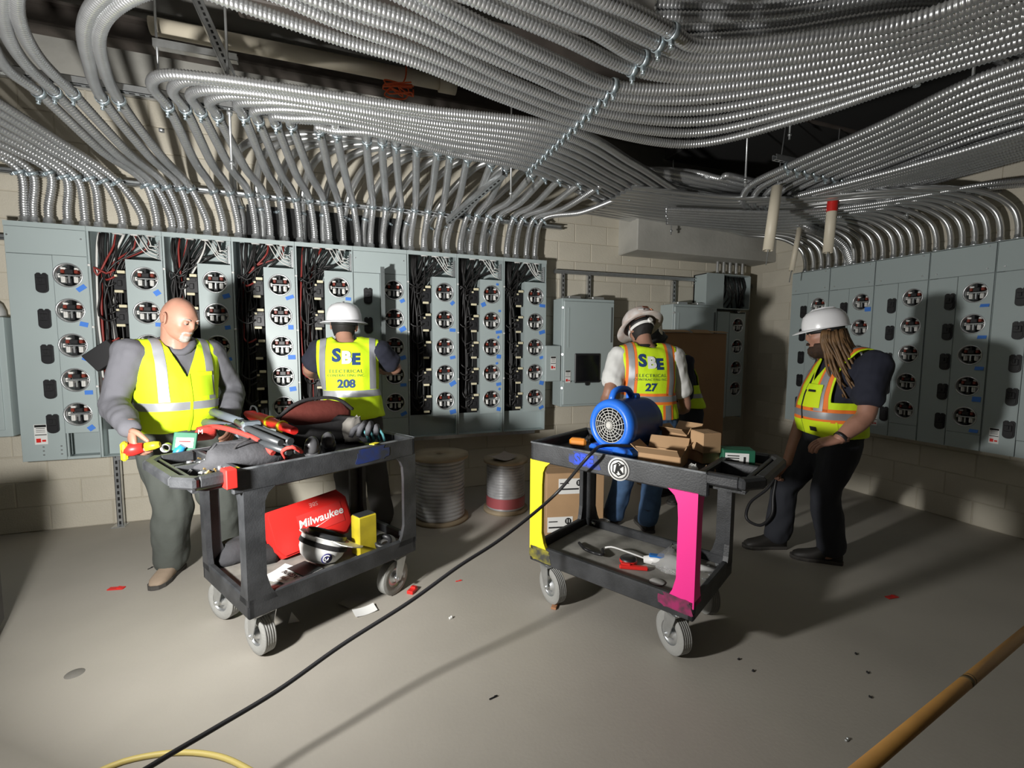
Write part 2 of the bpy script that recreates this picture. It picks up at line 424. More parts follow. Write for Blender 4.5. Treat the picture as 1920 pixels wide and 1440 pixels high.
def left_cab(k):
    x0, x1 = cab_x(k), cab_x(k+1); opened = k not in (0, 5)
    what = {0: 'closed grey meter cabinet with blank cover at the left end of the row', 1: 'open grey meter cabinet with red cables beside the closed left-end cabinet',
            2: 'open grey meter cabinet right behind the bald worker\'s face', 3: 'open grey meter cabinet wired in black, fully visible just right of the bald worker',
            4: 'open grey meter cabinet partly hidden by the left worker\'s white hard hat', 5: 'covered grey meter cabinet with a dark flap swung out beside the white hard hat',
            6: 'open grey meter cabinet first to the right of the swung-out cover flap', 7: 'open meter cabinet second from the right end of the back row, extra blue tape',
            8: 'open grey meter cabinet at the right end of the back row'}[k]
    t = thing('meter_cabinet', what, 'cabinet', ((x0+x1)/2, WY-.03, Z0), 0, 'meter cabinets in the back row')
    e = .004; cx = x1-.122; cl = x1-.24
    B = lambda mb, n, m, p=t: mb.build(n, m, p, world=True)
    b = MB(); yb = WY-.03
    b.bb(x0+e, x1-e, yb-.012, yb, Z0, Z1)                       # back
    b.bb(x0+.002, x0+.006, PNL+.002, yb, Z0, Z1); b.bb(x1-.006, x1-.002, PNL+.002, yb, Z0, Z1)
    b.bb(x0+e, x1-e, PNL+.002, yb, Z0, Z0+.004); b.bb(x0+.001, x1-.001, PNL, yb, Z1-.004, Z1)
    b.bb(x0+.001, x1-.001, PNL-.002, PNL+.004, Z1-.035, Z1)       # front lip
    if opened: b.bb(x0+.002, x0+.014, PNL, PNL+.006, Z0, Z1); b.bb(x1-.012, x1-.002, PNL+.002, PNL+.008, Z0, Z1)
    B(b, 'box_shell', M_grey)
    if opened:
        b = MB(); b.bb(x0+.01, x1-.01, yb-.03, yb-.013, Z0+.1, Z1-.3); B(b, 'bus_cover', M_blackm)
    zc0 = .80; zt = 2.118
    b = MB(); plate_holes(b, cl if k else x1-.205, x1-.004, zc0, zt, cx, SOCK_Z, HR, PNL-.004 if opened else PNL-.003, .11 if opened else .02); B(b, 'meter_cover', M_grey)
    for z in SOCK_Z: place_socket(t, (cx, PNL+.0, z))
    for i, z in enumerate(SOCK_Z):
        if k == 4 and i > 1 or k == 2 and i == 4: pass
        o = link('blue_tape', TAPE, t); lx = .075 if not (k == 7 and i in (0,)) else -.085
        o.location = Vector((cx+lx, PNL-.006, z-.098+rnd.uniform(-.012, .008)))-ORG[t]; o.rotation_euler = (0, R(rnd.uniform(-45, 25)), 0); o.scale = (rnd.uniform(.8, 1.3), 1, rnd.uniform(.8, 1.2))
        if k == 7:
            o = link('blue_tape', TAPE, t); o.location = Vector((cx+rnd.uniform(.05, .09), PNL-.006, z+.1))-ORG[t]; o.rotation_euler = (0, R(rnd.uniform(-60, 60)), 0); o.scale = (.5, 1, .6)
    if not opened:
        b = MB()
        zb = zt+.003
        b.bb(x0+.003, x1-.003, PNL-.003, PNL+.012, zb, Z1-.037, 0, .002)        # blank upper cover
        if k == 0:
            b.bb(x0+.003, x1-.208, PNL-.003, PNL+.012, Z0, zt, 0, .002)
            b.bb(x1-.20, x1-.19, PNL-.003, PNL+.01, Z0+.02, zc0); b.bb(x1-.205, x1-.004, PNL-.003, PNL+.01, Z0, Z0+.02)
        else:
            b.bb(x0+.003, x1-.243, PNL-.003, PNL+.012, Z0, zt, 0, .002); b.bb(x1-.24, x1-.004, PNL-.003, PNL+.012, Z0, zc0-.003, 0, .002)
        B(b, 'blank_cover', M_grey)
        hx = x0+.197 if k == 0 else x0+.12
        for z in SOCK_Z:
            o = link('breaker_handle', HANDLE, t); o.location = Vector((hx, PNL-.003, z-.065))-ORG[t]
        if k == 0:
            rod_label(t, None, .075, .15, frame((x0+.12, PNL-.005, .80), (1, 0, 0), (0, 0, 1)))
            b = MB()
            for dx in (.13, .235):
                for dz in (0, .03, .06): b.box((x0+dx, PNL-.005, .645+dz), (.012, .006, .01), None, 0, .002)
            B(b, 'knockout_slots', M_galv)
        if k == 5:
            b = MB(); b.box((x1-.222, PNL-.1, 1.80), (.008, .2, .70)); b.box((x1-.235, PNL-.19, 1.8), (.03, .012, .7)); b.box((x1-.228, PNL-.21, 1.8), (.02, .008, .6))
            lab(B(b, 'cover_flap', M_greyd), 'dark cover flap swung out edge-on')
        for sx in (.02, x1-x0-.03):
            b = MB(); b.cyl((x0+sx, PNL-.007, Z1-.10), (x0+sx, PNL, Z1-.10), .006, n=8); B(b, 'screw', M_galv)
        return t
    # breakers, lugs, bushings, neutral bar
    for i, z in enumerate(SOCK_Z):
        o = link('breaker', BRK, t); o.location = Vector((cl-.050, PNL+.06, z-.03))-ORG[t]
        o = link('breaker_lug', LUG, t); o.location = Vector((cl-.045, PNL+.05, z-.03))-ORG[t]
    for i in range(3):
        o = link('bushing', BUSH, t); o.location = Vector((x0+.17+.105*i, PNL+.055+.02*(i % 2), Z1-.006))-ORG[t]
    b = MB(); b.bb(x1-.03, x1-.012, PNL+.02, PNL+.05, 2.13, 2.28, 0, .002)
    for j in range(7): b.cyl((x1-.03, PNL+.035, 2.14+.02*j), (x1-.045, PNL+.03, 2.14+.02*j), .006, n=6)
    B(b, 'neutral_bar', M_galv)
    # cables: from the bushings and hubs through the left channel to the breakers
    g = random.Random(k*13+1)
    mats = {1: ['r', 'k', 'k', 'w', 'k', 'k', 'r', 'k'], 2: ['k', 'k', 'r', 'k', 'k', 'k', 'k', 'w'], 3: ['k', 'k', 'k', 'k', 'k', 'k', 'r', 'k'], 4: ['k', 'k', 'k', 'r', 'k', 'k', 'k', 'k']}.get(k, ['k'])
    MM = {'r': M_wred, 'k': M_wblack, 'w': M_wwhite}
    n = 0
    for i, z in enumerate(SOCK_Z):
        for j in range(3):
            bi = (i+j) % 3; sx = x0+.17+.105*bi+g.uniform(-.015, .015)
            if i > 2: sx = x0+.05+g.uniform(0, .06)
            chx = x0+.035+.028*((i*3+j) % 5)+g.uniform(-.008, .008); cy = PNL+.03+.025*((i+2*j) % 4)
            pts = [(sx, PNL+.06, Z1-.03), (sx-.01, PNL+.05, Z1-.12+g.uniform(-.02, .02))]
            if i <= 2: pts.append((chx+.07, cy, 2.10+g.uniform(-.03, .03)))
            pts.append((chx, cy, min(2.0, z+.14)+g.uniform(-.02, .02)))
            if z < 1.8: pts.insert(-1, (chx+g.uniform(-.012, .012), cy, (2.05+z)/2+.05))
            dz = .05-.05*j
            pts += [(chx-.005+g.uniform(-.01, .01), cy-.015, z+dz+.02), (cl-.13, PNL+.02, z+dz-.02), (cl-.075, PNL+.02, z+dz-.0+.012)]
            b = MB(); b.tube(cat_rom(pts, .045), .0075, 6)
            c = mats[(n*5+j) % len(mats)] if j < 2 else 'k'
            B(b, 'cable', MM[c]); n += 1
    for j in range(6):
        chx = x0+.03+.024*j; cy = PNL+.09+.01*(j % 3)
        lowz = g.choice([.85, .9, 1.0, 1.3])
        pts = [(x0+.06+.05*j, PNL+.06, Z1-.03), (chx+.03, cy, 2.15), (chx, cy, 1.8), (chx+g.uniform(-.01, .01), cy, 1.4), (chx+g.uniform(-.01, .01), cy-.03, lowz), (cl-.13, PNL+.05, lowz-.05)]
        b = MB(); b.tube(cat_rom(pts, .06), .009, 6); B(b, 'cable', MM[mats[j % len(mats)]])
    for j in range(4):
        pts = [(x0+.27+.03*j, PNL+.05, Z1-.03), (x0+.33+.02*j, PNL+.03, 2.22+g.uniform(-.02, .02)), (x1-.09, PNL+.025, 2.16+.025*j), (x1-.04, PNL+.03, 2.14+.03*j)]
        b = MB(); b.tube(cat_rom(pts, .04), .0045, 5); B(b, 'ground_wire', M_wwhite)
    # lower blank plate and small catches down the right edge
    b = MB(); b.bb(x0+.014, x1-.006, PNL+.10, PNL+.11, Z0, zc0); B(b, 'lower_plate', M_grey)
    b = MB()
    for z in (2.06, 1.6, 1.15): b.box((x0+.008, PNL-.006, z), (.016, .012, .016), None, 0, .003)
    B(b, 'catch', M_white)
    if k == 1:
        b = MB(); b.box((x0+.075, PNL-.05, 1.385), (.20, .05, .15), Matrix.Rotation(R(-38), 3, 'Y'), 0, .004)
        lab(B(b, 'loose_cover', M_black), 'black box cover hanging from the wires')
    return t
CABS = [left_cab(k) for k in range(9)]
# ---------------- right row, closed
def right_cab(k):
    p = .4325; y0 = 3.839-p*k; y1 = y0-p      # y0 far edge, y1 near edge
    what = ['closed grey meter cabinet farthest along the right wall, behind the white hard hat', 'closed grey meter cabinet second along the right wall, directly behind the bearded worker',
            'closed grey meter cabinet on the right wall that takes the shadow of the hard hat', 'closed grey meter cabinet on the right wall with blue tape beside each socket', 'closed grey meter cabinet nearest the right edge of the photo',
            'closed grey meter cabinet just outside the right edge'][k]
    t = thing('meter_cabinet', what, 'cabinet', (WX-.03, (y0+y1)/2, .62), 0, 'meter cabinets on the right wall')
    z0, z1 = .66, 2.30; zs = [1.92, 1.672, 1.424, 1.172, .922]
    b = MB(); b.bb(PNR+.115, WX-.03, y1+.002, y0-.002, z0, z1, 0, .003)
    for a_, c_ in ((y1+.002, y1+.005), (y0-.005, y0-.002)): b.bb(PNR+.004, PNR+.12, a_, c_, z0, z1)
    for a_, c_ in ((z0, z0+.004), (z1-.004, z1)): b.bb(PNR+.004, PNR+.12, y1+.002, y0-.002, a_, c_)
    b.build('box_shell', M_grey, t, world=True)
    cy = y1+.112; r = .075
    # work in a frame where the wall faces -y: (x',y') -> world (PNR + y', -x')
    b = MB(); plate_holes(b, -(y1+.228), -(y1+.006), .79, 2.06, -cy, zs, r, -.006, .02)
    b.v = [(PNR+v[1], -v[0], v[2]) for v in b.v]; b.build('meter_cover', M_grey, t, world=True)
    b = MB(); b.bb(PNR-.006, PNR+.002, y1+.232, y0-.004, z0, 2.06, 0, .002); b.bb(PNR-.006, PNR+.002, y1+.006, y0-.004, 2.064, z1-.01, 0, .002); b.bb(PNR-.004, PNR+.002, y1+.006, y1+.228, z0, .787, 0, .001); b.build('blank_cover', M_grey, t, world=True)
    b = MB(); b.bb(PNR+.108, PNR+.112, y1+.02, y1+.215, .80, 2.05); b.build('socket_back', M_blackm, t, world=True)
    for i, z in enumerate(zs):
        o = place_socket(t, (PNR-.003, cy, z), R(-90)); o.scale = (r/HR,)*3
        o = link('breaker_handle', HANDLE, t, Vector((PNR-.006, y1+.27, z-.06))-ORG[t], R(-90)); o.scale = (.95,)*3
        if k in (3,) or (k == 1 and i == 0):
            o = link('blue_tape', TAPE, t, Vector((PNR-.008, y1+.045, z-.075 if k == 1 else z-.1+.0*i))-ORG[t]); o.rotation_euler = (R(rnd.uniform(-30, 30)), 0, R(90))
            o.scale = (1.1, 1, 1.2)
    b = MB()
    for (dy, z) in ((.05, 2.10), (.38, 2.10), (.05, 2.27)): b.cyl((PNR-.012, y1+dy, z), (PNR-.004, y1+dy, z), .007, n=8)
    b.build('screw', M_galv, t, world=True)
    if k in (1, 2, 4): rod_label(t, None, .06, .12, frame((PNR-.008, y0-.08, .80), (0, -1, 0), (0, 0, 1)))
    return t
RCABS = [right_cab(k) for k in range(6)]
# the shadowed open cabinet in the corner and the small ones around
t = thing('corner_meter_cabinet', 'dark meter cabinet in the shadowed corner below the wiring gutter', 'cabinet', (4.45, WY-.03, .6))
b = MB(); b.bb(4.22, 4.66, 4.49, WY-.03, .6, 1.9, 0, .004); b.bb(4.22, 4.41, 4.375, 4.5, .6, 1.9, 0, .004); b.bb(4.65, 4.66, 4.375, 4.5, .6, 1.9); b.build('box_shell', M_grey, t, world=True)
b = MB(); plate_holes(b, 4.41, 4.65, .62, 1.88, 4.54, [1.74, 1.48, 1.22, .96], HR, 4.372, .02); b.build('meter_cover', M_grey, t, world=True)
b = MB(); b.bb(4.42, 4.64, 4.484, 4.488, .64, 1.86); b.build('socket_back', M_blackm, t, world=True)
for z in (1.74, 1.48, 1.22, .96): place_socket(t, (4.54, 4.375, z))
t = thing('wiring_gutter', 'grey wiring gutter box with open dark front, below five thin conduits', 'gutter', (4.35, WY-.03, 1.93))
b = MB(); b.bb(4.02, 4.03, 4.36, WY-.03, 1.93, 2.34); b.bb(4.02, 4.70, 4.36, WY-.03, 2.33, 2.34); b.bb(4.02, 4.70, 4.36, WY-.03, 1.93, 1.94); b.bb(4.69, 4.70, 4.36, WY-.03, 1.93, 2.34); b.bb(4.02, 4.70, WY-.05, WY-.03, 1.93, 2.34); b.bb(4.02, 4.28, 4.355, 4.36, 1.93, 2.34)
b.build('gutter_shell', M_grey, t, world=True)
g = random.Random(3)
for i in range(9):
    x = 4.30+.045*i
    b = MB(); b.tube(cat_rom([(x, 4.45, 2.33), (x+g.uniform(-.03, .03), 4.40, 2.2), (x+g.uniform(-.06, .06), 4.42, 2.08), (x+g.uniform(-.1, .1), 4.45, 1.95)], .05), .011, 6); b.build('cable', M_wblack, t, world=True)
t = thing('side_cabinet', 'small plain grey cabinet at the left edge of the photo', 'cabinet', (-2.6, WY-.03, .78))
b = MB(); b.bb(-3.05, -2.262, 4.34, WY-.03, .80, 1.66, 0, .004); b.build('box_shell', M_grey, t, world=True)
b = MB(); b.bb(-3.0, -2.30, 4.33, 4.345, .85, 1.62, 0, .003); b.build('door', M_grey, t, world=True)
b = MB(); b.cyl((-2.33, 4.322, 1.2), (-2.33, 4.34, 1.2), .012, n=10); b.build('latch', M_galv, t, world=True)
b = MB(); b.lathe([(.125, 0), (.122, .05), (.105, .10), (.065, .135), (.001, .145)], 24, Matrix.Translation((-2.44, 4.46, 1.66))); b.lathe([(.14, 0), (.14, .008), (.125, .01)], 24, Matrix.Translation((-2.44, 4.46, 1.661)))
o = b.build('hard_hat', M_white); tag(o, 'white hard hat at the left edge lying on top of the small cabinet', 'hard hat')
# disconnect panels on their strut frame
def disc(x0, x1, z0, z1, label, full=True):
    yf = 4.30
    t = thing('disconnect_panel', label, 'panel', ((x0+x1)/2, WY-.03, z0))
    b = MB(); b.bb(x0, x1, yf+.02, WY-.06, z0, z1, 0, .004); b.build('box_shell', M_grey, t, world=True)
    b = MB(); b.bb(x0+.015, x1-.01, yf, yf+.024, z0+.24*(z1-z0), z1-.03, 0, .006); b.build('door', M_grey, t, world=True)
    b = MB(); b.bb(x0+.015, x1-.01, yf+.004, yf+.024, z0+.02, z0+.235*(z1-z0), 0, .006); b.build('lower_cover', M_grey, t, world=True)
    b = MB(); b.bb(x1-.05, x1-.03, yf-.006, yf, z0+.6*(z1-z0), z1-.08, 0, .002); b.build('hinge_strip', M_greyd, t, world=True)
    b = MB(); b.bb(x0+.06, x0+.075, yf-.004, yf, z0+.55*(z1-z0), z1-.1); b.build('door_rib', M_grey, t, world=True)
    if full:
        wx, wz = x0+.27, z0+.25; 
        b = MB(); b.bb(x0+.14, x0+.44, yf-.02, yf, z0+.25, z0+.56, 0, .008); fr = b.build('window_frame', M_black, t, world=True)
        b = MB(); b.bb(x0+.16, x0+.42, yf-.024, yf-.018, z0+.27, z0+.54); b.build('window_pane', mat('dark_glass', (.008, .008, .01), .15), fr, world=True)
        b = MB(); b.cyl((x0+.29, yf-.02, z0+.24), (x0+.29, yf, z0+.24), .02, n=12); b.build('lock', M_black, fr, world=True)
        rod_label(t, None, .06, .13, frame((x0+.035+.03, yf-.006, z0+.32), (1, 0, 0), (0, 0, 1)))
    b = MB()
    for z in (z0+.2, z0+.55, z1-.1): b.cyl((x0+.008, yf+.012, z), (x0+.0, yf+.0, z), .012, n=8)
    b.build('screw', M_galv, t, world=True)
    for i, x in enumerate((x0+.1, x0+.38)):
        b = MB(); b.bb(x, x+.14, yf+.06, yf+.16, z1, z1+.03, 0, .004); b.build('conduit_hub', M_galv, t, world=True)
    return t
disc(2.13, 2.75, .84, 1.97, 'grey disconnect panel with black window, right of the open back row')
disc(3.52, 4.15, 1.0, 1.96, 'grey disconnect panel in shadow behind the tall cardboard box', False)
t = thing('junction_box', 'small grey junction box with a warning label beside the disconnect panel', 'box', (2.03, WY-.03, 1.11))
b = MB(); b.bb(1.945, 2.12, 4.32, WY-.03, 1.11, 1.48, 0, .004); b.build('box_shell', M_grey, t, world=True)
b = MB(); b.bb(1.95, 2.115, 4.308, 4.322, 1.115, 1.475, 0, .003); b.build('cover', M_grey, t, world=True)
rod_label(t, None, .06, .14, frame((2.03, 4.305, 1.30), (1, 0, 0), (0, 0, 1)))
# strut channel frames
def strut(p0, p1, nm, label, up=(0, 0, 1), w_=.041, holes=True, lips=True):
    """C channel with slots, from p0 to p1"""
    p0, p1 = Vector(p0), Vector(p1); L = (p1-p0).length
    x = (p1-p0).normalized(); y = Vector(up); y = (y-x*y.dot(x)).normalized(); z = x.cross(y)
    M = Matrix(((x.x, y.x, z.x, p0.x), (x.y, y.y, z.y, p0.y), (x.z, y.z, z.z, p0.z), (0, 0, 0, 1)))
    b = MB(); h = w_/2; t_ = .003
    def bx(*a): 
        o = len(b.v); b.bb(*a); b.v[o:] = [tuple(M @ Vector(p)) for p in b.v[o:]]
    bx(0, L, -h, -h+t_, -h, h); bx(0, L, h-t_, h, -h, h); bx(0, L, -h, h, -h, -h+t_)
    bx(0, L, -h, -h+.01, h-t_, h); bx(0, L, h-.01, h, h-t_, h)
    c = Vector((p0+p1)/2)
    o = b.build(nm, M_galv); 
    tag(o, label, 'strut')
    if holes:
        s_ = MB(); n = int(L/.05)
        for i in range(n):
            k = len(s_.v); s_.bb(.05*i+.012, .05*i+.04, -.007, .007, -h-.0015, -h+.001); s_.v[k:] = [tuple(M @ Vector(p)) for p in s_.v[k:]]
        q = s_.build('slots', M_blackm, o)
    return o
strut((2.14, 4.54, 2.27), (4.02, 4.54, 2.28), 'strut_channel', 'horizontal slotted strut above the grey disconnect panels', (0, 0, 1))
for x, l in ((2.24, 'first short upright strut from the left above the disconnect panel'), (2.56, 'second upright strut above the disconnect panel'), (3.70, 'upright strut above the shadowed disconnect panel')):
    strut((x, 4.545, 1.9), (x, 4.545, 2.25), 'strut_channel', l, (1, 0, 0))
_st = strut((-1.73, 4.52, 0.0), (-1.73, 4.52, .6), 'strut_channel', 'upright strut leg under the back row beside the bald worker', (1, 0, 0))
b = MB(); b.box((-1.73, 4.50, .004), (.09, .09, .008)); b.build('foot_plate', M_galv, _st)
strut((4.70, 4.54, .8), (4.70, 4.54, 2.3), 'strut_channel', 'upright slotted strut in the far right corner', (1, 0, 0))
strut((4.0, 4.56, 2.25), (4.93, 4.56, 2.25), 'strut_channel', 'horizontal strut behind the wiring gutter in the corner', (0, 0, 1))
strut((-3.4, 4.53, 2.25), (-2.25, 4.53, 2.25), 'strut_channel', 'horizontal strut at the left edge beside the first cabinet', (0, 0, 1))
b = MB(); b.bb(-1.72, 1.9, 4.47, WY-.03, .55, .595); o = b.build('support_channel', M_galv); tag(o, 'long support channel under the back row of cabinets', 'channel')
# ================================================================== conduits
def tube_np(path, rad, n=10, rib=0., caps=True):
    """fast tube; rib>0 alternates the radius ring by ring (corrugation)"""
    P = np.asarray(path, float); m = len(P)
    T = np.gradient(P, axis=0); T /= np.linalg.norm(T, axis=1)[:, None]
    A = np.zeros_like(P); a = np.cross(T[0], [0.3, .2, .9]); a /= np.linalg.norm(a)
    for i in range(m):
        a = a-T[i]*a.dot(T[i]); a /= np.linalg.norm(a); A[i] = a
    Bv = np.cross(T, A); th = np.arange(n)*2*math.pi/n
    r = np.full(m, rad)
    if rib: r = r - rib*(np.arange(m) % 3 > 0)
    V = P[:, None]+r[:, None, None]*(A[:, None]*np.cos(th)[None, :, None]+Bv[:, None]*np.sin(th)[None, :, None])
    V = V.reshape(-1, 3)
    i = np.arange(m-1)[:, None]*n; j = np.arange(n)[None]; k = (j+1) % n
    F = np.stack([i+j, i+k, i+n+k, i+n+j], -1).reshape(-1, 4)
    return V, F
def mesh_np(name, VF, m):
    V = np.concatenate([v for v, f in VF]); o = 0; Fs = []
    for v, f in VF: Fs.append(f+o); o += len(v)
    F = np.concatenate(Fs)
    me = bpy.data.meshes.new(name); me.vertices.add(len(V)); me.vertices.foreach_set('co', V.astype(np.float32).ravel())
    me.loops.add(F.size); me.loops.foreach_set('vertex_index', F.astype(np.int32).ravel())
    me.polygons.add(len(F)); me.polygons.foreach_set('loop_start', np.arange(len(F), dtype=np.int32)*4)
    me.polygons.foreach_set('use_smooth', np.ones(len(F), bool))
    me.materials.append(m); me.update(calc_edges=True); me.validate(); return me
def resample(path, step):
    P = np.asarray(path, float); s = np.r_[0, np.cumsum(np.linalg.norm(np.diff(P, axis=0), axis=1))]
    n = max(8, int(s[-1]/step)); t = np.linspace(0, s[-1], n)
    return np.stack([np.interp(t, s, P[:, k]) for k in range(3)], 1)
CR = .030
cl_ = MB(); cl_.lathe([(CR+.001, -.012), (CR+.005, -.012), (CR+.005, .012), (CR+.001, .012)], 14)
cl_.cyl((CR+.002, 0, 0), (CR+.03, 0, 0), .006, n=6); cl_.box((CR+.012, 0, 0), (.022, .016, .022), None, 0, .002); cl_.cyl((CR+.03, 0, 0), (CR+.036, 0, 0), .010, n=6)
CLAMP = cl_.mesh('clamp', M_zinc)
hb = MB(); hb.lathe([(CR-.002, .05), (CR+.004, .045), (CR+.004, .02), (CR+.010, .018), (CR+.010, .004), (CR+.006, .0)], 14); HUB = hb.mesh('connector', M_galv)
def clamp_at(o, p, d, down=(0, 0, -1), s=1.):
    z = Vector(d).normalized(); x = Vector(down); x = (x-z*x.dot(z)).normalized(); y = z.cross(x)
    c = link('clamp', CLAMP, o); c.matrix_local = Matrix(((x.x, y.x, z.x, p[0]), (x.y, y.y, z.y, p[1]), (x.z, y.z, z.z, p[2]), (0, 0, 0, 1))) @ Matrix.Scale(s, 4)
NCON = [0]
def conduit(ctrl, label, group, clamps=(), r=CR, rib=.0055, pitch=.0175, hub=None, m=None, start_smooth=0, n=9, name='conduit'):
    path = cat_rom(ctrl, .03)
    P = resample(path, pitch/3 if rib else .03)
    V = tube_np(P, r, n, rib)
    me = mesh_np(name, [V], m or M_flex)
    o = link(name, me); tag(o, label, 'conduit', group)
    for q in clamps:
        i = int(np.argmin(np.linalg.norm(P-np.array(q), axis=1))); i = min(max(i, 1), len(P)-2)
        clamp_at(o, P[i], P[i+1]-P[i-1], s=r/CR)
    if hub is not None:
        h = link('connector', HUB, o, hub); h.scale = (r/CR,)*3
    NCON[0] += 1
    return o
def lerp(a, b, t): return a+(b-a)*t
ZB = 2.9
CG = random.Random(11)
ordn = lambda i: ['first', 'second', 'third', 'fourth', 'fifth', 'sixth', 'seventh', 'eighth', 'ninth', 'tenth', 'eleventh', 'twelfth', 'thirteenth', 'fourteenth', 'fifteenth', 'sixteenth', 'seventeenth', 'eighteenth', 'nineteenth', 'twentieth', 'twenty-first', 'twenty-second', 'twenty-third', 'twenty-fourth', 'twenty-fifth', 'twenty-sixth'][i]
def stub_pts(px, py=None):
    y = 4.46
    p = PY(px, 415+(px-20)*.0726, y); x = p.x
    return (x, y, 2.345), (x, y, 2.46)
# ---- bundle A: from the first cabinets up and out at the left edge
SA = [47, 64, 93, 128, 160, 187, 230, 268]; WA = [37, 60, 93, 122, 143, 170, 195, 220]; WAy = [322, 324, 323, 330, 332, 333, 338, 340]
for i in range(8):
    s0, s1 = stub_pts(SA[i]); wp = PY(WA[i], WAy[i], 4.44)
    t = i/7
    e1 = PY(WA[i]*.5-15, lerp(296, 255, t), lerp(4.36, 4.1, t)); e2 = PY(-70, lerp(278, 150, t), lerp(4.22, 3.6, t)); e3 = e2+(e2-e1)*1.6
    conduit([s0, s1, wp, e1, e2, e3], f'conduit sweeping out at the left edge, {ordn(i)} from the left on the cabinets', 'conduits sweeping out at the left edge', [tuple(wp)], hub=s0)
# ---- row-1 slots (strut across the bundle)
SLP = [(730, 1160), (775, 1135), (805, 1100), (840, 1085), (870, 1045), (915, 1000), (950, 975), (995, 930), (1045, 890), (1090, 850), (1140, 800), (1200, 750), (1255, 700), (1320, 660), (1390, 600), (1510, 480), (1590, 410), (1700, 310), (1810, 230)]
X1 = 1.43
ys = sorted([PZ(780+x/3.692, y/3.692, ZB).y for x, y in SLP], reverse=True)
ys = list(np.linspace(ys[0], ys[14], 15))+ys[15:]
SLOT = [Vector((X1, y, ZB)) for y in ys]
R2Y = [4.46-.075*s for s in range(19)]
def after_row1(s):
    """onward path beyond the strut"""
    if s <= 8:
        t = s/8
        y2 = lerp(4.47, 3.62, t)
        return [(2.2, lerp(SLOT[s].y, y2, .42)+.02, ZB-.0), (3.2, y2, ZB-.03), (3.75, y2-lerp(.02, .12, t), ZB-.06), (4.35-.5*t, lerp(3.9, 3.0, t), 2.82), (4.5-.5*t, 2.6-.5*t, 2.82), (4.55-.5*t, 1.2, 2.84)]
    t = (s-9)/9
    q = [PZ(1300, lerp(270, 84, t), ZB), PZ(1500, lerp(222, 75, t), ZB), PZ(1720, lerp(148, 35, t), ZB), PZ(1980, lerp(70, -70, t), ZB)]
    q.append(q[-1]+(q[-1]-q[-2]).normalized()*1.6)
    return [tuple(v) for v in q]
# ---- bundle B: five that loop high at the upper left and come back along the ceiling
SB = [295, 323, 340, 360, 390]; WB = [273, 290, 312, 338, 358]; RB = [72, 103, 137, 192, 223]; RBy = [173, 173, 175, 185, 187]
LOOP = [[(15, 130), (-25, 60), (-30, -20)], [(40, 110), (5, 40), (3, -50)], [(70, 105), (33, 30), (32, -60)],
        [(166, 115), (158, 55), (180, 5), (260, -45)], [(192, 115), (186, 60), (215, 15), (290, -20)]]
RUN = [[(60, -150), (420, -120), (800, -15)], [(90, -170), (450, -90), (840, 20)], [(120, -150), (470, -60), (800, 45)], [(380, -50), (500, -15), (640, 45), (780, 95), (943, 163)], [(360, -22), (430, 2), (640, 75), (780, 117), (943, 184)]]
SLB = [14, 13, 12, 10, 9]
SLB = [13, 12, 11, 10, 9]
for i in range(5):
    s0, s1 = stub_pts(SB[i]); wp = PY(WB[i], 345+2*i, 4.44); r0 = PZ(RB[i], RBy[i], ZB)
    pts = [s0, s1, wp, (wp+r0)/2+Vector((0, 0, -.03)), r0]+[PZ(x, y, ZB) for x, y in LOOP[i]]
    if i >= 3: pts += [PZ(x, y, ZB) for x, y in RUN[i]]+[SLOT[SLB[i]]]+[Vector(v) for v in after_row1(SLB[i])]; cl = [tuple(wp), tuple(r0), tuple(SLOT[SLB[i]])]
    else:
        q = pts[-1]; pts += [q+Vector((.12, -.25, 0)), q+Vector((.6, -.45, .02))]
        cl = [tuple(wp), tuple(r0)]
    conduit(pts, ['steel conduit curving up out of the top left corner, outermost of three', 'steel conduit curving up out of the top left corner, middle one of three', 'steel conduit curving up out of the top left corner, innermost of three',
                  'steel conduit making a tall loop at the upper left, outer of the pair', 'steel conduit making a tall loop at the upper left, inner of the pair'][i], 'conduits looping at the upper left', cl, hub=s0)
# upper bundle reaching the strut from beyond the top of the picture
UP9 = {11: [(330, -120), (530, -25), (640, 18), (780, 65), (970, 157)], 12: [(420, -125), (640, -10), (780, 41), (888, 92), (997, 141)], 13: [(500, -125), (780, 8), (915, 81), (1024, 135)],
       14: [(600, -110), (821, 5), (970, 81), (1051, 119)], 15: [(700, -90), (896, 0), (1051, 68)], 16: [(800, -80), (997, 8), (1105, 54)], 17: [(880, -85), (1064, 5), (1132, 35)], 18: [(950, -90), (1132, 0), (1186, 22)]}
for s, px in UP9.items():
    big = 1.12 if s >= 14 else 1.
    conduit([PZ(x, y, ZB) for x, y in px]+[SLOT[s]]+[Vector(v) for v in after_row1(s)], f'ribbed conduit crossing overhead from the top edge, {ordn(s-11)} from the far side', 'ribbed conduits crossing overhead from the top edge', [tuple(SLOT[s])], r=CR*big, rib=.0062, pitch=.0195)
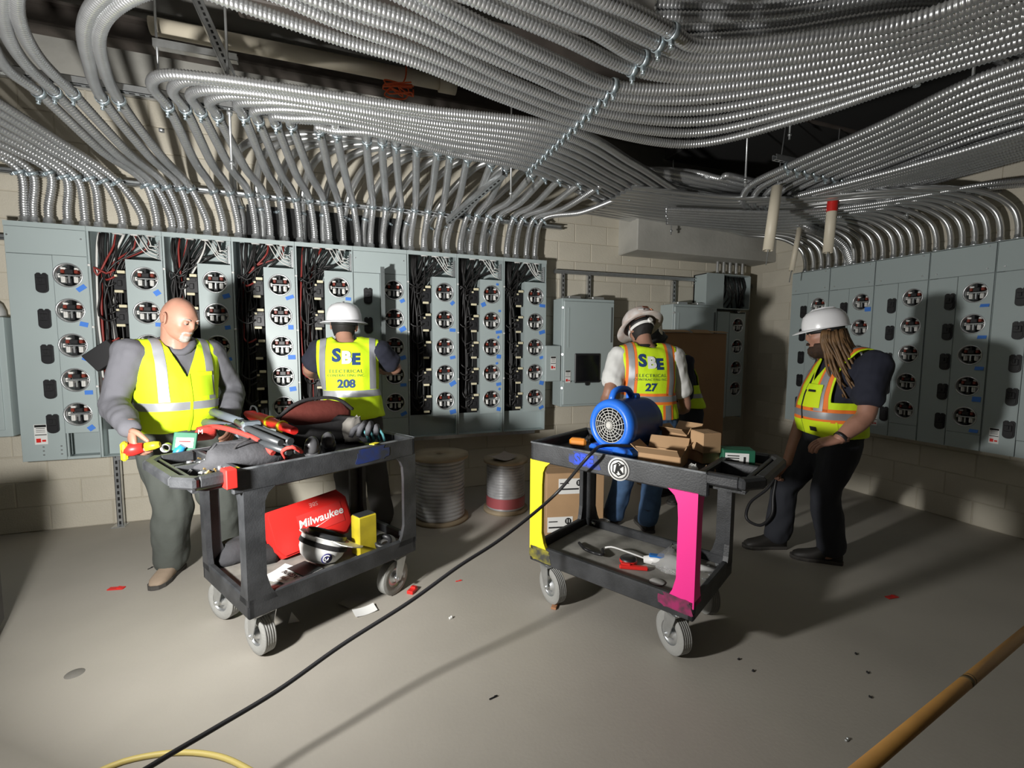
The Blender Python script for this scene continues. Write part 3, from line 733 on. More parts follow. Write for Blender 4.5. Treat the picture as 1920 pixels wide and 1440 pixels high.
# ---- bundle C: the rest of the back row
SCp = [420, 448, 480, 507, 535, 563, 590, 617, 644, 671, 695, 718, 743, 770, 795, 817, 838, 863, 882, 903, 923, 950, 967, 987, 1003]
WC = [402, 423, 440, 467, 493, 525, 545, 563, 607, 636, 662, 679, 700, 730, 750, 776, 793, 811, 846, 878, 896, 944, 971, 1000, 1025]
RC = [315, 348, 377, 408, 457, 485, 518, 547, 599, 632, 688, 717, 743, 782, 821, 845, 877, 921, 948, 997, 1021, 1048, 1086, 1119, 1177]
RCy = [200, 205, 210, 217, 217, 227, 233, 235, 246, 252, 265, 267, 272, 278, 285, 290, 298, 308, 317, 329, 332, 337, 344, 352, 364]
WC = [x+float(np.interp(x, [420, 480, 535, 600, 671, 695, 743, 795, 838, 900, 1003], [-20, -13, -9, -10, -9, 4, 8, 8, 14, 13, 14])) for x in SCp]
for i in range(25):
    s0, s1 = stub_pts(SCp[i]); wy = np.interp(WC[i], [402, 700, 1025], [357, 387, 413]); wp = PY(WC[i], wy, 4.44); r0 = PZ(RC[i], RCy[i], ZB)
    pts = [s0, s1, wp, lerp(wp, r0, .5)+Vector((0, 0, -.04)), r0]
    cl = [tuple(wp), tuple(r0)]
    if i <= 8:
        t = i/8; s = 8-i; rise = lerp(.40, .06, t)
        yr = r0.y-rise; z2 = ZB+.012*(i % 2)
        pts += [r0+Vector((-.01, -rise*.55, .01)), Vector((r0.x+.09, yr+.02, z2)), Vector((r0.x+.32, yr-.04, z2)), Vector((lerp(r0.x, X1, .6), lerp(yr, SLOT[s].y, .55), z2)), SLOT[s]]+[Vector(v) for v in after_row1(s)]
        cl.append(tuple(SLOT[s]))
        lb = f'conduit turning sharply right above the back row, {ordn(i)} such turn from the left'
    else:
        k = i-9; z2 = 3.0+.03*(k % 3); y2 = 4.42-.075*k
        x2 = max(r0.x+.6, 1.6)
        pts += [r0+(r0-wp)*.12+Vector((.02, 0, .02)), Vector((r0.x+.40, r0.y-.12, z2)), Vector((x2+.3, lerp(r0.y-.1, y2, .5), z2)), Vector((3.2, y2, 2.98)), Vector((3.9, y2-.1, 2.95)), Vector((4.4, 3.2-.1*k, 2.93)), Vector((4.5, 1.4, 2.95))]
        lb = f'smooth steel conduit slanting up to the right behind the ribbed bundle, {ordn(k)} from the left'
    conduit(pts, lb, 'conduits rising from the back row', cl, hub=s0, rib=.0052 if i <= 8 else .0022, pitch=.0165 if i <= 8 else .016)
# darker second rank behind them
for k in range(13):
    px = 455+38*k; s0 = PY(px, 415+(px-20)*.0726, 4.53); x = s0.x
    pts = [(x, 4.53, 2.345), (x, 4.54, 2.55), (x-.05+.02*k, 4.52, 2.8), (x+.05+.03*k, 4.3, 3.02), (x+.5, 4.1, 3.12), (x+1.4, 4.05, 3.14)]
    conduit(pts, f'steel conduit in the rear rank close to the block wall, {ordn(k)} from the left', 'rear rank of conduits on the back wall', [(x, 4.54, 2.62)], rib=0, m=M_emt, n=10, hub=(x, 4.53, 2.345))
# ---- right-hand bank running away from the viewer and turning to the right wall
for g_ in range(9):
    t = g_/8
    pp = [PZ(1990, lerp(92, 225, t), ZB), PZ(1830, lerp(150, 272, t), ZB), PZ(1650, lerp(236, 338, t), ZB)]
    pp.insert(0, pp[0]+(pp[0]-pp[1]).normalized()*1.6)
    rw = PZ(lerp(1478, 1618, t), lerp(312, 345, t), ZB)
    e = PZ(lerp(1405, 1560, t), lerp(350, 378, t), ZB-.02)
    pts = pp+[rw, e, e+Vector((.10, .16, -.06)), e+Vector((.45, .30, -.10)), Vector((4.4, e.y+.25, 2.72)), Vector((4.78, e.y+.1, 2.5)), Vector((4.84, e.y+.05, 2.32))]
    conduit(pts, f'ribbed conduit at the right running away overhead, {ordn(g_)} from the left of that bank', 'bank of ribbed conduits at the right', [tuple(rw)], r=CR*1.05, rib=.0058, pitch=.019)
# ---- stubs of the right wall cabinets
RSX = [690, 735, 780, 820, 865, 915, 965, 1020, 1075, 1125, 1185, 1235, 1290, 1355, 1425, 1505, 1570, 1640, 1710, 1785, 1885]
for i, zx in enumerate(RSX):
    px = 1280+zx/3; y = PXX(px, 507-(px-1487)*.1286, 4.82).y
    k = i % 4
    pts = [(4.82, y, 2.305), (4.82, y+.005, 2.42), (4.79, y+.04, 2.55), (4.66, y+.16, 2.68), (4.40-.03*k, y+.42, 2.76), (4.1-.06*k, min(y+.9, 4.2-.04*k), 2.80), (3.4, min(y+1.3, 4.3-.06*k), 2.82), (2.4, min(y+1.5, 4.35-.07*k), 2.86)]
    conduit(pts, f'thin steel conduit rising from the right wall cabinets, {ordn(i)} from the far corner', 'conduits rising from the right wall cabinets', [], r=.021, rib=.0, m=M_emt, n=10, hub=(4.82, y, 2.305))
# five at the wiring gutter
for i, zx in enumerate((195, 230, 265, 300, 335)):
    p = PY(1280+zx/3, 508, 4.46); x = p.x
    conduit([(x, 4.46, 2.34), (x, 4.46, 2.5), (x, 4.46, 2.64), (x-.06, 4.45, 2.76), (x-.25, 4.42, 2.84), (x-.9, 4.40, 2.86)], f'thin conduit standing on the wiring gutter, {ordn(i)} from the left of five', 'five conduits on the wiring gutter', [(x, 4.46, 2.6)], r=.019, rib=0, m=M_emt, hub=(x, 4.46, 2.34))
# dark upper layer glimpsed between, at the top right
for i in range(9):
    t = i/8; z2 = 3.25+.05*(i % 2)
    conduit([PZ(1230, lerp(120, -60, t), z2), PZ(1450, lerp(95, -40, t), z2), PZ(1720, lerp(62, -90, t), z2), PZ(2000, lerp(150, -150, t), z2), PZ(2000, lerp(150, -150, t), z2)+Vector((1., -.5, 0))], f'ribbed conduit of the upper layer at the top right, {ordn(i)} from below', 'upper layer of ribbed conduits at the top right', [], r=.031, rib=.0062, pitch=.021)
for i in range(7):
    t = i/6
    conduit([PZ(1990, lerp(335, 400, t)-8, 2.72)+Vector((.1, -2., 0)), PZ(1990, lerp(335, 400, t)-8, 2.72), PZ(1850, lerp(345, 396, t), 2.72), PZ(1700, lerp(372, 412, t), 2.72), PZ(1560, lerp(392, 424, t), 2.72), PZ(1440, lerp(398, 430, t), 2.72), PZ(1250, lerp(392, 418, t), 2.74)], f'dark conduit of the low bank along the right wall, {ordn(i)} from above', 'low bank of conduits along the right wall', [tuple(PZ(1560, lerp(392, 424, t), 2.72))], r=.021, rib=.003, pitch=.014)
# ---- struts of the hangers and their threaded rods
strut((X1, 1.3, ZB+.055), (X1, 4.0, ZB+.055), 'strut_channel', 'hanger strut across the big ribbed bundle, carrying its row of clamps', (0, -1, 0))
strut((3.2, 3.1, ZB+.055), (3.2, 4.5, ZB+.055), 'strut_channel', 'hanger strut across the far end of the bundle before the lintel', (0, 1, 0))
strut((3.2, 2.80, ZB+.055), (4.6, 2.83, ZB+.055), 'strut_channel', 'hanger strut across the right-hand conduit bank', (0, 1, 0))
a, c = PZ(-80, 125, ZB+.06), PZ(330, 172, ZB+.06)
strut((-2.2, 3.42, ZB+.055), (1.6, 3.42, ZB+.055), 'strut_channel', 'hanger strut where the back row conduits bend, showing in short pieces', (0, 1, 0))
strut((-2.4, 4.50, 2.72), (2.2, 4.50, 2.72), 'strut_channel', 'wall strut behind the conduits just above the back row', (0, 0, 1))
a, c = PY(288, 82, 3.85), PY(430, 108, 3.85)
strut(a, c+Vector((.05, 0, 0)), 'strut_channel', 'bright short strut high at the upper left with a rod', (0, 1, 0), .05, False)
a, c = PY(432, 140, 3.6), PZ(352, -40, 3.95)
strut(a, c, 'strut_channel', 'slanting strut brace at the upper left with slotted face', (1, 0, 0), .06)
a, c = PY(840, 415, 4.30), PY(945, 325, 3.6)
strut(a, c, 'strut_channel', 'loose grey strut slanting among the smooth conduits', (1, 0, 0), .05)
def rod(x, y, z0, z1, lb):
    b = MB(); b.cyl((x, y, z0), (x, y, z1), .008, n=8); b.cyl((x, y, z0+.03), (x, y, z0+.045), .016, n=6); b.cyl((x, y, ZB+.0), (x, y, ZB+.02), .018, n=6)
    o = b.build('threaded_rod', M_galv); tag(o, lb, 'rod')
for (px, py0, Yp, lb) in ((435, 318, 3.42, 'threaded rod hanging left of the sharp conduit bends'), (958, 372, 3.55, 'threaded rod ending below the bundle beside the slanting strut'), (298, 155, 3.85, 'short threaded rod under the bright strut at the upper left'),
                     (1258, 440, 4.1, 'threaded rod hanging in front of the concrete lintel'), (1397, 350, 3.15, 'threaded rod at the left bend of the right-hand bank'), (1480, 262, 2.9, 'threaded rod above the right-hand bank'),
                     (1658, 388, 3.3, 'short thin rod right of the red-banded pipe'), (1700, 412, 2.7, 'longer rod hanging over the right wall cabinets'), (1720, 142, 1.72, 'bright threaded rod crossing the ribbed conduits at the top right'), (1823, 160, 1.62, 'threaded rod at the right end of the conduit bank')):
    p = PY(px, py0, Yp); rod(p.x, p.y, p.z, CEIL, lb)
# ---- hanging plastic pipes
def pvc(ptop, pbot, r, lb, band=False):
    ptop, pbot = Vector(ptop), Vector(pbot); u = (ptop-pbot).normalized()
    b = MB(); MZ = frame(pbot, u.orthogonal(), u.cross(u.orthogonal())); L = (ptop-pbot).length
    b.lathe([(r*.82, L), (r, L), (r, 0), (r*.82, 0), (r*.82, L)], 20, MZ)
    o = b.build('plastic_pipe', M_pvc); tag(o, lb, 'pipe')
    if band:
        b = MB(); b.lathe([(r+.001, L*.62), (r+.001, L*.78)], 20, MZ); lab(b.build('red_band', M_red, o), 'red band around the pipe')
    b = MB(); b.cyl(pbot-u*.12, ptop+u*.9, .005, n=6); b.build('hanger_wire', M_galv, o)
pvc(PY(1457, 350, 3.0), PY(1440, 470, 3.0), .042, 'cream plastic pipe hanging below the conduit bank, left of three')
pvc(PY(1564, 350, 3.0), PY(1552, 474, 3.0), .042, 'cream plastic pipe with a red band hanging below the conduits', True)
pvc(PY(1501, 420, 3.6), PY(1484, 508, 3.6), .026, 'thin cream pipe hanging between the two larger ones')
# orange cord caught on the ceiling pipe
g = random.Random(5); c = PY(748, 165, 3.85)
b = MB()
for j in range(5):
    pts = [c+Vector((g.uniform(-.12, .12), g.uniform(-.05, .05), g.uniform(-.05, .04))) for _ in range(6)]
    b.tube(cat_rom(pts, .02), .006, 5)
b.tube(cat_rom([c, c+Vector((.05, 0, .08)), c+Vector((.06, 0, .2)), c+Vector((.07, .02, .3))], .03), .006, 5)
o = b.build('tangled_twine', mat('orange_cord_plastic', (.8, .13, .03), .5)); tag(o, 'small orange twine tangled on top of the ribbed conduits near the pale pipe', 'twine')
# ================================================================== carts
CL, CW = .94, .60
M_tyre = mat('grey_tyre', (.30, .30, .285), .85, bump=.2, bscale=80)
M_tyred = mat('tyre_groove', (.10, .10, .095), .9)
M_pale = mat('worn_cart_edge', (.17, .18, .19), .5, noise=.5, nscale=14, col2=(.05, .055, .06))
def caster(cart, lx, ly, swivel, pick=None):
    """pneumatic caster; wheel rolls along the swivel heading (local)"""
    d = Vector((math.cos(swivel), math.sin(swivel), 0)); a = Vector((-d.y, d.x, 0))
    c = Vector((lx, ly, 0))-d*.035+Vector((0, 0, .102))
    b = MB(); b.box((lx, ly, .236), (.11, .10, .008), Matrix.Rotation(swivel, 3, 'Z'), 0, .002); b.cyl((lx, ly, .214), (lx, ly, .234), .035, n=16)
    b.box(Vector((lx, ly, .214))-d*.008, (.07, .098, .01), Matrix.Rotation(swivel, 3, 'Z'), 0, .002)
    for s in (-1, 1):
        q = [Vector((lx, ly, .214))+d*.03+a*s*.045, Vector((lx, ly, .214))-d*.045+a*s*.045, c-d*.018-Vector((0, 0, .015))+a*s*.045, c+d*.018-Vector((0, 0, .015))+a*s*.045]
        b.add(q+[p+a*s*.004 for p in q], [(0, 1, 2, 3), (7, 6, 5, 4), (0, 3, 7, 4), (1, 5, 6, 2), (3, 2, 6, 7), (0, 4, 5, 1)])
    b.cyl(c-a*.056, c+a*.056, .009, n=10)
    root = b.build('caster_fork', M_galv, cart)
    Mw = frame(c, d, Vector((0, 0, 1)).cross(a) if False else Vector((0, 0, 1)))
    z = Vector((Mw[0][2], Mw[1][2], Mw[2][2]))
    b = MB()
    prof = [(.058, -.026), (.075, -.031), (.090, -.031), (.0985, -.026)]
    for g_ in range(5):
        u = -.022+.011*g_
        prof += [(.1015, u-.0035), (.102, u), (.1015, u+.0035)]
        if g_ < 4: prof += [(.0975, u+.0045), (.0975, u+.0065)]
    prof += [(.0985, .026), (.090, .031), (.075, .031), (.058, .026)]
    b.lathe(prof, 32, Mw); b.build('tyre', M_tyre, root)
    b = MB(); b.lathe([(.060, -.024), (.056, -.016), (.03, -.012), (.022, -.03), (.001, -.03)], 24, Mw); b.lathe([(.060, .024), (.056, .016), (.03, .012), (.022, .03), (.001, .03)], 24, Mw); b.lathe([(.060, -.024), (.060, .024)], 24, Mw)
    b.build('wheel_hub', M_galv, root)
def make_cart(label, loc, yaw, legcols, swivels):
    t = thing('utility_cart', label, 'cart', loc, yaw, 'utility carts')
    hx, hy = CL/2, CW/2
    b = MB()
    b.bb(-hx+.01, hx-.01, -hy+.01, hy-.01, .265, .285)
    for s in (-1, 1):
        b.bb(-hx, hx, s*hy, s*(hy-.030), .238, .335, 0, .006); b.bb(s*hx, s*(hx-.030), -hy, hy, .238, .335, 0, .006)
    b.build('lower_tray', M_cart, t)
    b = MB(); b.bb(-hx+.035, hx-.035, -hy+.035, hy-.035, .284, .287); b.build('tray_liner', mat('dusty_tray', (.30, .29, .26), .8, noise=.4, nscale=7), t)
    # top tray: floor, skirt, rolled rim
    zt = .935
    b = MB(); b.bb(-hx+.01, hx-.01, -hy+.01, hy-.01, .865, .88)
    for s in (-1, 1):
        b.bb(-hx-.04, hx, s*hy, s*(hy-.028), .825, zt, 0, .007)
    b.bb(hx, hx-.028, -hy, hy, .825, zt, 0, .007); b.bb(-hx-.01, -hx+.02, -hy+.01, hy-.01, .845, zt-.005, 0, .006)
    # handle end with its two bins
    for s in (-1, 1):
        b.bb(-hx-.165, -hx-.02, s*hy, s*(hy-.045), .882, zt, 0, .010)
        b.box((-hx-.195, s*(hy-.055), .909), (.050, .125, .050), R(-32*s), 0, .010)
        b.bb(-hx-.17, -hx, s*.012, s*.0, .872, zt-.008, 0, .003)
    b.bb(-hx-.245, -hx-.195, -hy+.09, hy-.09, .886, zt, 0, .011)
    b.bb(-hx-.185, -hx-.165, -hy+.03, hy-.03, .865, zt-.01, 0, .004); b.bb(-hx-.18, -hx, -hy+.03, hy-.03, .862, .872)
    b.build('top_tray', M_cart, t)
    b = MB()
    for s in (-1, 1): b.bb(-hx-.03, hx-.005, s*(hy+.001), s*(hy-.006), zt-.008, zt+.002, 0, .002)
    b.bb(hx+.001, hx-.006, -hy, hy, zt-.008, zt+.002, 0, .002); o = b.build('tray_rim', M_pale, t)
    for (sx, sy), c in legcols.items():
        cx, cy = sx*hx, sy*hy
        def sec(z, wx, wy): return [(cx, cy, z), (cx-sx*wx, cy, z), (cx-sx*wx, cy-sy*.022, z), (cx-sx*.03, cy-sy*.026, z), (cx-sx*.026, cy-sy*wy, z), (cx, cy-sy*wy, z)]
        b = MB(); b.loft([sec(.30, .13, .10), sec(.36, .10, .08), (sec(.42, .085, .07)), sec(.70, .085, .07), sec(.77, .09, .075), sec(.805, .105, .09), sec(.835, .14, .12)], 0, False)
        o = b.build('leg', c, t)
        if c is not M_cart: lab(o, {'yellow_leg': 'bright yellow leg', 'pink_leg': 'fluorescent pink leg'}[c.name])
    for (sx, sy), sw in swivels.items():
        caster(t, sx*(hx-.09), sy*(hy-.075), sw)
    return t
def basis(B, u, v, L, W):
    c = Vector(B)+Vector(u)*L/2+Vector(v)*W/2
    return c
U1, V1 = Vector((.866, .5, 0)), Vector((-.5, .866, 0))
C1 = Vector((-.425, 2.255, 0))+U1*CL/2+V1*CW/2
cart1 = make_cart('black utility cart at left, loaded with red and grey tool bags', C1, R(30), {(-1, -1): M_cart, (1, -1): M_cart, (-1, 1): M_cart, (1, 1): M_cart},
                  {(-1, -1): R(-85), (1, -1): R(10), (-1, 1): R(-75), (1, 1): R(30)})
U2, V2 = Vector((-.489, .872, 0)), Vector((.872, .489, 0))
M_yel = mat('yellow_leg', (.85, .72, .02), .45); M_pink = mat('pink_leg', (.95, .03, .30), .5)
C2 = Vector((1.46, 1.60, 0))+U2*.45+V2*.28
cart2 = make_cart('black utility cart at right with one yellow leg and one pink leg', C2, math.atan2(.872, -.489), {(-1, 1): M_pink, (1, 1): M_yel, (-1, -1): M_cart, (1, -1): M_cart},
                  {(-1, 1): R(150), (1, 1): R(-20), (-1, -1): R(140), (1, -1): R(0)})
def c1(x, y, z): return C1+U1*x+V1*y+Vector((0, 0, z))
# marks on the carts
Mc = Matrix.Translation((0, 0, 0))
def spray(cart, side, x0, x1, z0, z1, m, name):
    """blotchy sprayed paint: a ragged flat patch on the tray side"""
    g = random.Random(2); n = 26; hy = CW/2
    b = MB(); pts = []
    for k in range(n):
        a = 2*math.pi*k/n; s = 1+g.uniform(-.22, .12)
        ex = abs(math.cos(a))**.5*math.copysign(1, math.cos(a)); ez = abs(math.sin(a))**.5*math.copysign(1, math.sin(a))
        pts.append(((x0+x1)/2+(x1-x0)/2*s*ex, (z0+z1)/2+(z1-z0)/2*s*ez))
    y = side*(hy+.0015)
    b.add([(x, y, z) for x, z in pts]+[(x, y-side*.001, z) for x, z in pts], [tuple(range(n)), tuple(range(2*n-1, n-1, -1))]+[(k, (k+1) % n, n+(k+1) % n, n+k) for k in range(n)])
    return b.build(name, m, cart)
M_blup = mat('blue_spray_paint', (.012, .045, .40), .55, noise=.75, nscale=16, col2=(.03, .04, .07))
lab(spray(cart1, -1, .08, .28, .84, .925, mat('dull_blue_spray', (.012, .030, .15), .55, noise=.8, nscale=14, col2=(.026, .03, .04)), 'sprayed_mark'), 'blue sprayed patch on the tray side')
lab(spray(cart2, 1, .02, .20, .845, .925, M_blup, 'sprayed_mark'), 'blue sprayed letters patch on the tray side')
put_text('SBE', .075, frame((.115, CW/2+.0035, .885), (-1, 0, 0), (0, 0, 1)), mat('blue_letter_paint', (.01, .06, .62), .5), cart2, bold=.004)
M_yspr = mat('yellow_overspray', (.28, .25, .02), .6, noise=.7, nscale=18, col2=(.05, .05, .04))
lab(spray(cart2, 1, CL/2-.15, CL/2-.005, .245, .33, M_yspr, 'sprayed_mark'), 'yellow overspray on the lower tray')
M_pspr = mat('pink_overspray', (.35, .02, .12), .6, noise=.7, nscale=18, col2=(.05, .03, .04))
lab(spray(cart2, 1, -CL/2+.005, -CL/2+.16, .26, .335, M_pspr, 'sprayed_mark'), 'pink overspray on the lower tray')
# round sticker with a K in a hexagon
MS = frame((-.085, CW/2+.003, .875), (-1, 0, 0), (0, 0, 1))
b = MB(); b.lathe([(.001, .001), (.058, .001), (.058, 0)], 36, MS); st = b.build('round_sticker', M_paper, cart2)
b = MB(); b.lathe([(.045, .0015), (.050, .0015), (.050, .002), (.045, .002)], 36, MS, cap=False)
hexo = [(.038*math.cos(R(90+60*k)), .038*math.sin(R(90+60*k))) for k in range(6)]; hexi = [(x*.82, y*.82) for x, y in hexo]
for k in range(6):
    q = [hexo[k], hexo[(k+1) % 6], hexi[(k+1) % 6], hexi[k]]; b.add([MS @ Vector((x, y, .002)) for x, y in q], [(0, 1, 2, 3)])
b.build('sticker_ring', M_blackm, st)
me = text_mesh('K', .062, bold=.004, shear=.2); me.transform(MS @ Matrix.Translation((0, 0, .0025))); me.materials.clear(); me.materials.append(M_blackm); link('sticker_letter', me, st)
b = MB(); b.box((-CL/2-.05, -CW/2+.008, .905), (.045, .07, .085), None, 0, .004); lab(b.build('red_tape', M_redtape, cart1), 'red tape wrapped over the tray corner')
b = MB(); b.box((-CL/2-.03, -CW/2+.03, .938), (.05, .03, .004)); b.build('yellow_tape', M_yel, cart1)
b = MB(); b.box((.20, -CW/2+.01, .9385), (.05, .03, .004), .4); b.build('yellow_tape', M_yel, cart1)
b = MB(); b.box((-.41, CW/2-.10, .906), (.012, .01, .03)); 
# ================================================================== things on the left cart
ZT, ZL = .881, .288
M_gfab = mat('grey_canvas', (.05, .05, .055), .9, noise=.25, nscale=12, bump=.3, bscale=45)
M_rfab = mat('red_fabric', (.48, .035, .025), .8, bump=.3, bscale=40)
M_bfab = mat('black_fabric', (.018, .017, .018), .9, bump=.4, bscale=35)
M_liner = mat('red_brown_lining', (.11, .018, .012), .8, bump=.3, bscale=25)
M_tool = mat('dark_grey_tool', (.032, .035, .038), .4)
M_toolg = mat('blue_grey_tool', (.09, .105, .12), .4)
M_green = mat('green_carton', (.015, .12, .065), .6)
def W(o): return o
def blob(name, rings, m, label=None, cat=None, parent=None, n=18, jitter=.0, seed=1, group=None):
    """closed soft shape lofted through rings [(centre, rx, ry, yaw)] with superellipse sections"""
    g = random.Random(seed); b = MB(); rr = []
    for (c, rx, ry, yw) in rings:
        ring = []
        for k in range(n):
            a = 2*math.pi*k/n; ca, sa = math.cos(a), math.sin(a)
            x = rx*math.copysign(abs(ca)**.7, ca)*(1+g.uniform(-jitter, jitter)); y = ry*math.copysign(abs(sa)**.7, sa)*(1+g.uniform(-jitter, jitter))
            ring.append((c[0]+x*math.cos(yw)-y*math.sin(yw), c[1]+x*math.sin(yw)+y*math.cos(yw), c[2]+g.uniform(-jitter, jitter)*.1))
        rr.append(ring)
    b.loft(rr); o = b.build(name, m, parent, world=parent is not None)
    if label: tag(o, label, cat, group)
    return o
# grey pouch with red trim, slumped over the near side
p0 = PZ(455, 862, ZT)
t = thing('tool_pouch', 'slumped grey and red tool pouch at the near side of the left cart', 'pouch', p0)
y1 = R(25)
def rg(c, rx, ry, yw): return (c, rx, ry, yw)
ctr = lambda x, y, z: PZ(x, y, z)
a = PZ(455, 872, ZT)
blob('pouch_body', [(ctr(462, 868, .885), .19, .10, y1), (ctr(462, 865, .90), .21, .11, y1), (ctr(462, 852, .945), .17, .075, y1), (ctr(452, 838, .985), .13, .045, y1), (ctr(440, 828, 1.005), .09, .018, y1)], M_gfab, parent=t, jitter=.09, seed=3)
b = MB(); b.tube(cat_rom([PZ(372, 805, 1.0), PZ(400, 800, 1.03), PZ(440, 808, 1.03), PZ(485, 826, 1.0), PZ(512, 850, .95)], .02), .014, 7); b.build('trim', M_rfab, t, world=True)
blob('red_panel', [(ctr(383, 824, .93), .045, .03, y1), (ctr(384, 818, .97), .055, .035, y1), (ctr(386, 808, 1.01), .05, .025, y1), (ctr(386, 800, 1.035), .03, .012, y1)], M_rfab, parent=t, seed=4)
b = MB(); b.tube(cat_rom([PZ(440, 868, .90), PZ(436, 850, .96), PZ(447, 832, 1.01), PZ(470, 822, 1.03)], .02), .006, 6); b.build('strap', M_bfab, t, world=True)
put_text('M', .03, frame(PZ(381, 808, 1.03)+Vector((-.005, -.03, 0)), (1, 0, 0), (0, .2, 1)), M_paper, t, world=True)
# two long grey cutter handles
for (pa, pb, pc, r_, nm, l) in (((383, 792, .98), (430, 800, 1.03), (560, 845, .97), .020, 'cable_cutter', 'long grey-headed cable cutter lying across the pouch, lower of the two'), ((398, 772, 1.04), (450, 790, 1.08), (545, 828, 1.03), .018, 'cable_cutter', 'long dark cable cutter lying across the pouch, upper of the two')):
    A, B_, C = PZ(*pa), PZ(*pb), PZ(*pc)
    t = thing(nm, l, 'tool', A)
    u = (B_-A).normalized()
    b = MB(); b.tube([A, A+u*.05, A+u*.12, B_+u*.02], [.016, .028, .026, .020], 8); b.build('cutter_head', M_toolg, t, world=True)
    b = MB(); b.tube([B_, lerp(B_, C, .3), lerp(B_, C, .7), C], [r_, r_*.9, r_*1.1, r_], 8); b.build('handle', M_tool, t, world=True)
    n_ = u.cross(Vector((0, 0, 1))).normalized()*.035
    b = MB(); b.tube([B_+n_*.4, lerp(B_, C, .3)+n_, lerp(B_, C, .7)+n_*1.3, C+n_*1.2], [r_*.9, r_*.8, r_*1., r_*.9], 8); b.build('handle', M_tool, t, world=True)
    b = MB(); b.box(lerp(B_, C, .25), (.09, .07, .05), R(20), 0, .01); b.build('joint_block', M_toolg, t, world=True)
# red and yellow striped tool
A, B_ = PZ(462, 775, 1.02), PZ(552, 808, 1.0)
t = thing('striped_tool', 'red tool with two yellow bands lying behind the cutters', 'tool', A)
b = MB(); b.tube([A, lerp(A, B_, .15), lerp(A, B_, .45), lerp(A, B_, .75), B_], [.018, .034, .036, .028, .022], 10); b.build('body', M_red, t, world=True)
for f_ in (.55, .78):
    b = MB(); q = lerp(A, B_, f_); u = (B_-A).normalized(); b.cyl(q-u*.012, q+u*.012, .0385 if f_ < .6 else .034, n=12); b.build('band', M_yel, t, world=True)
b = MB(); b.tube(cat_rom([lerp(A, B_, .1)+Vector((0, 0, .03)), lerp(A, B_, .14)+Vector((0, 0, .06)), lerp(A, B_, .24)+Vector((0, 0, .06)), lerp(A, B_, .28)+Vector((0, 0, .03))], .01), .006, 6); b.build('ring', M_tool, t, world=True)
# open black tool bag with red lining
c = PZ(600, 822, .90)
t = thing('tool_bag', 'open black tool bag with red-brown lining on the left cart', 'bag', c)
yb = R(30)
blob('bag_body', [(c+Vector((0, 0, -.015)), .24, .15, yb), (c+Vector((0, 0, .02)), .25, .16, yb), (c+Vector((0, .01, .08)), .235, .15, yb), (c+Vector((0.0, .02, .115)), .215, .13, yb), (c+Vector((0, .02, .10)), .19, .11, yb), (c+Vector((0, .01, .06)), .18, .10, yb)], M_bfab, parent=t, jitter=.03, seed=6, n=22)
d = c+Vector((-.02, .12, .08))
blob('flap', [(d+Vector((0, .02, -.05)), .23, .035, yb), (d+Vector((0, .03, .05)), .235, .03, yb), (d+Vector((-.01, .045, .11)), .19, .02, yb), (d+Vector((-.01, .05, .135)), .10, .01, yb)], M_liner, parent=t, jitter=.02, seed=7, n=20)
b = MB(); b.tube(cat_rom([d+Vector((-.24, -.11, .03)), d+Vector((-.12, -.05, .13)), d+Vector((0, .03, .155)), d+Vector((.13, .09, .135)), d+Vector((.22, .13, .06))], .02), .011, 6); b.build('piping', M_bfab, t, world=True)
b = MB(); b.tube(cat_rom([PZ(536, 860, .93), PZ(530, 845, .98), PZ(548, 838, 1.0), PZ(566, 848, .96)], .02), .009, 6); b.build('carry_strap', M_rfab, t, world=True)
# knee pads
for i, (px, py) in enumerate(((585, 835), (615, 826))):
    q = PZ(px, py, .985)
    b = MB(); b.ell(q, (.034, .028, .045), None, 14, 8); b.ell(q+Vector((0, .02, -.03)), (.04, .03, .05), None, 14, 8)
    o = b.build('knee_pad', mat('dark_shiny_pad', (.05, .05, .053), .3)); tag(o, ['left one of two shiny dark pads on the black tool bag', 'right one of two shiny dark pads on the black tool bag'][i], 'pad', 'shiny pads on the bag')
# grey and teal work gloves
M_glove = mat('grey_glove', (.09, .09, .10), .85, bump=.3, bscale=40); M_teal = mat('teal_trim', (.10, .33, .36), .7)
q = PZ(690, 812, .95)
t = thing('work_glove', 'grey and teal work glove piled at the right end of the left cart', 'glove', q)
b = MB(); b.ell(q, (.06, .05, .06), None, 14, 9)
for j, (dx, dz) in enumerate(((-.05, .05), (-.02, .065), (.015, .06), (.05, .04))):
    b.tube([q+Vector((dx*.6, -.01, .02)), q+Vector((dx, -.03, dz)), q+Vector((dx*1.3-.02, -.06, dz*.6)), q+Vector((dx*1.4-.03, -.075, dz*.1-.01))], [.022, .02, .018, .013], 8)
b.build('glove_body', M_glove, t, world=True)
b = MB()
for j in range(4): b.tube(cat_rom([q+Vector((-.03+.03*j, -.045, .03)), q+Vector((-.01+.03*j, -.07, 0)), q+Vector((.0+.03*j, -.065, -.04))], .02), .008, 6)
o = b.build('trim', M_teal, t, world=True); o['kind'] = 'stuff'
q = PZ(664, 800, .98)
blob('folded_cloth', [(q+Vector((0, 0, -.08)), .06, .05, .4), (q+Vector((0, 0, -.02)), .065, .06, .5), (q+Vector((-.01, 0, .03)), .05, .05, .5), (q+Vector((0, .01, .055)), .03, .035, .6)], mat('grey_brown_cloth', (.16, .15, .135), .9), 'grey-brown folded cloth beside the teal glove', 'cloth', jitter=.12, seed=9)
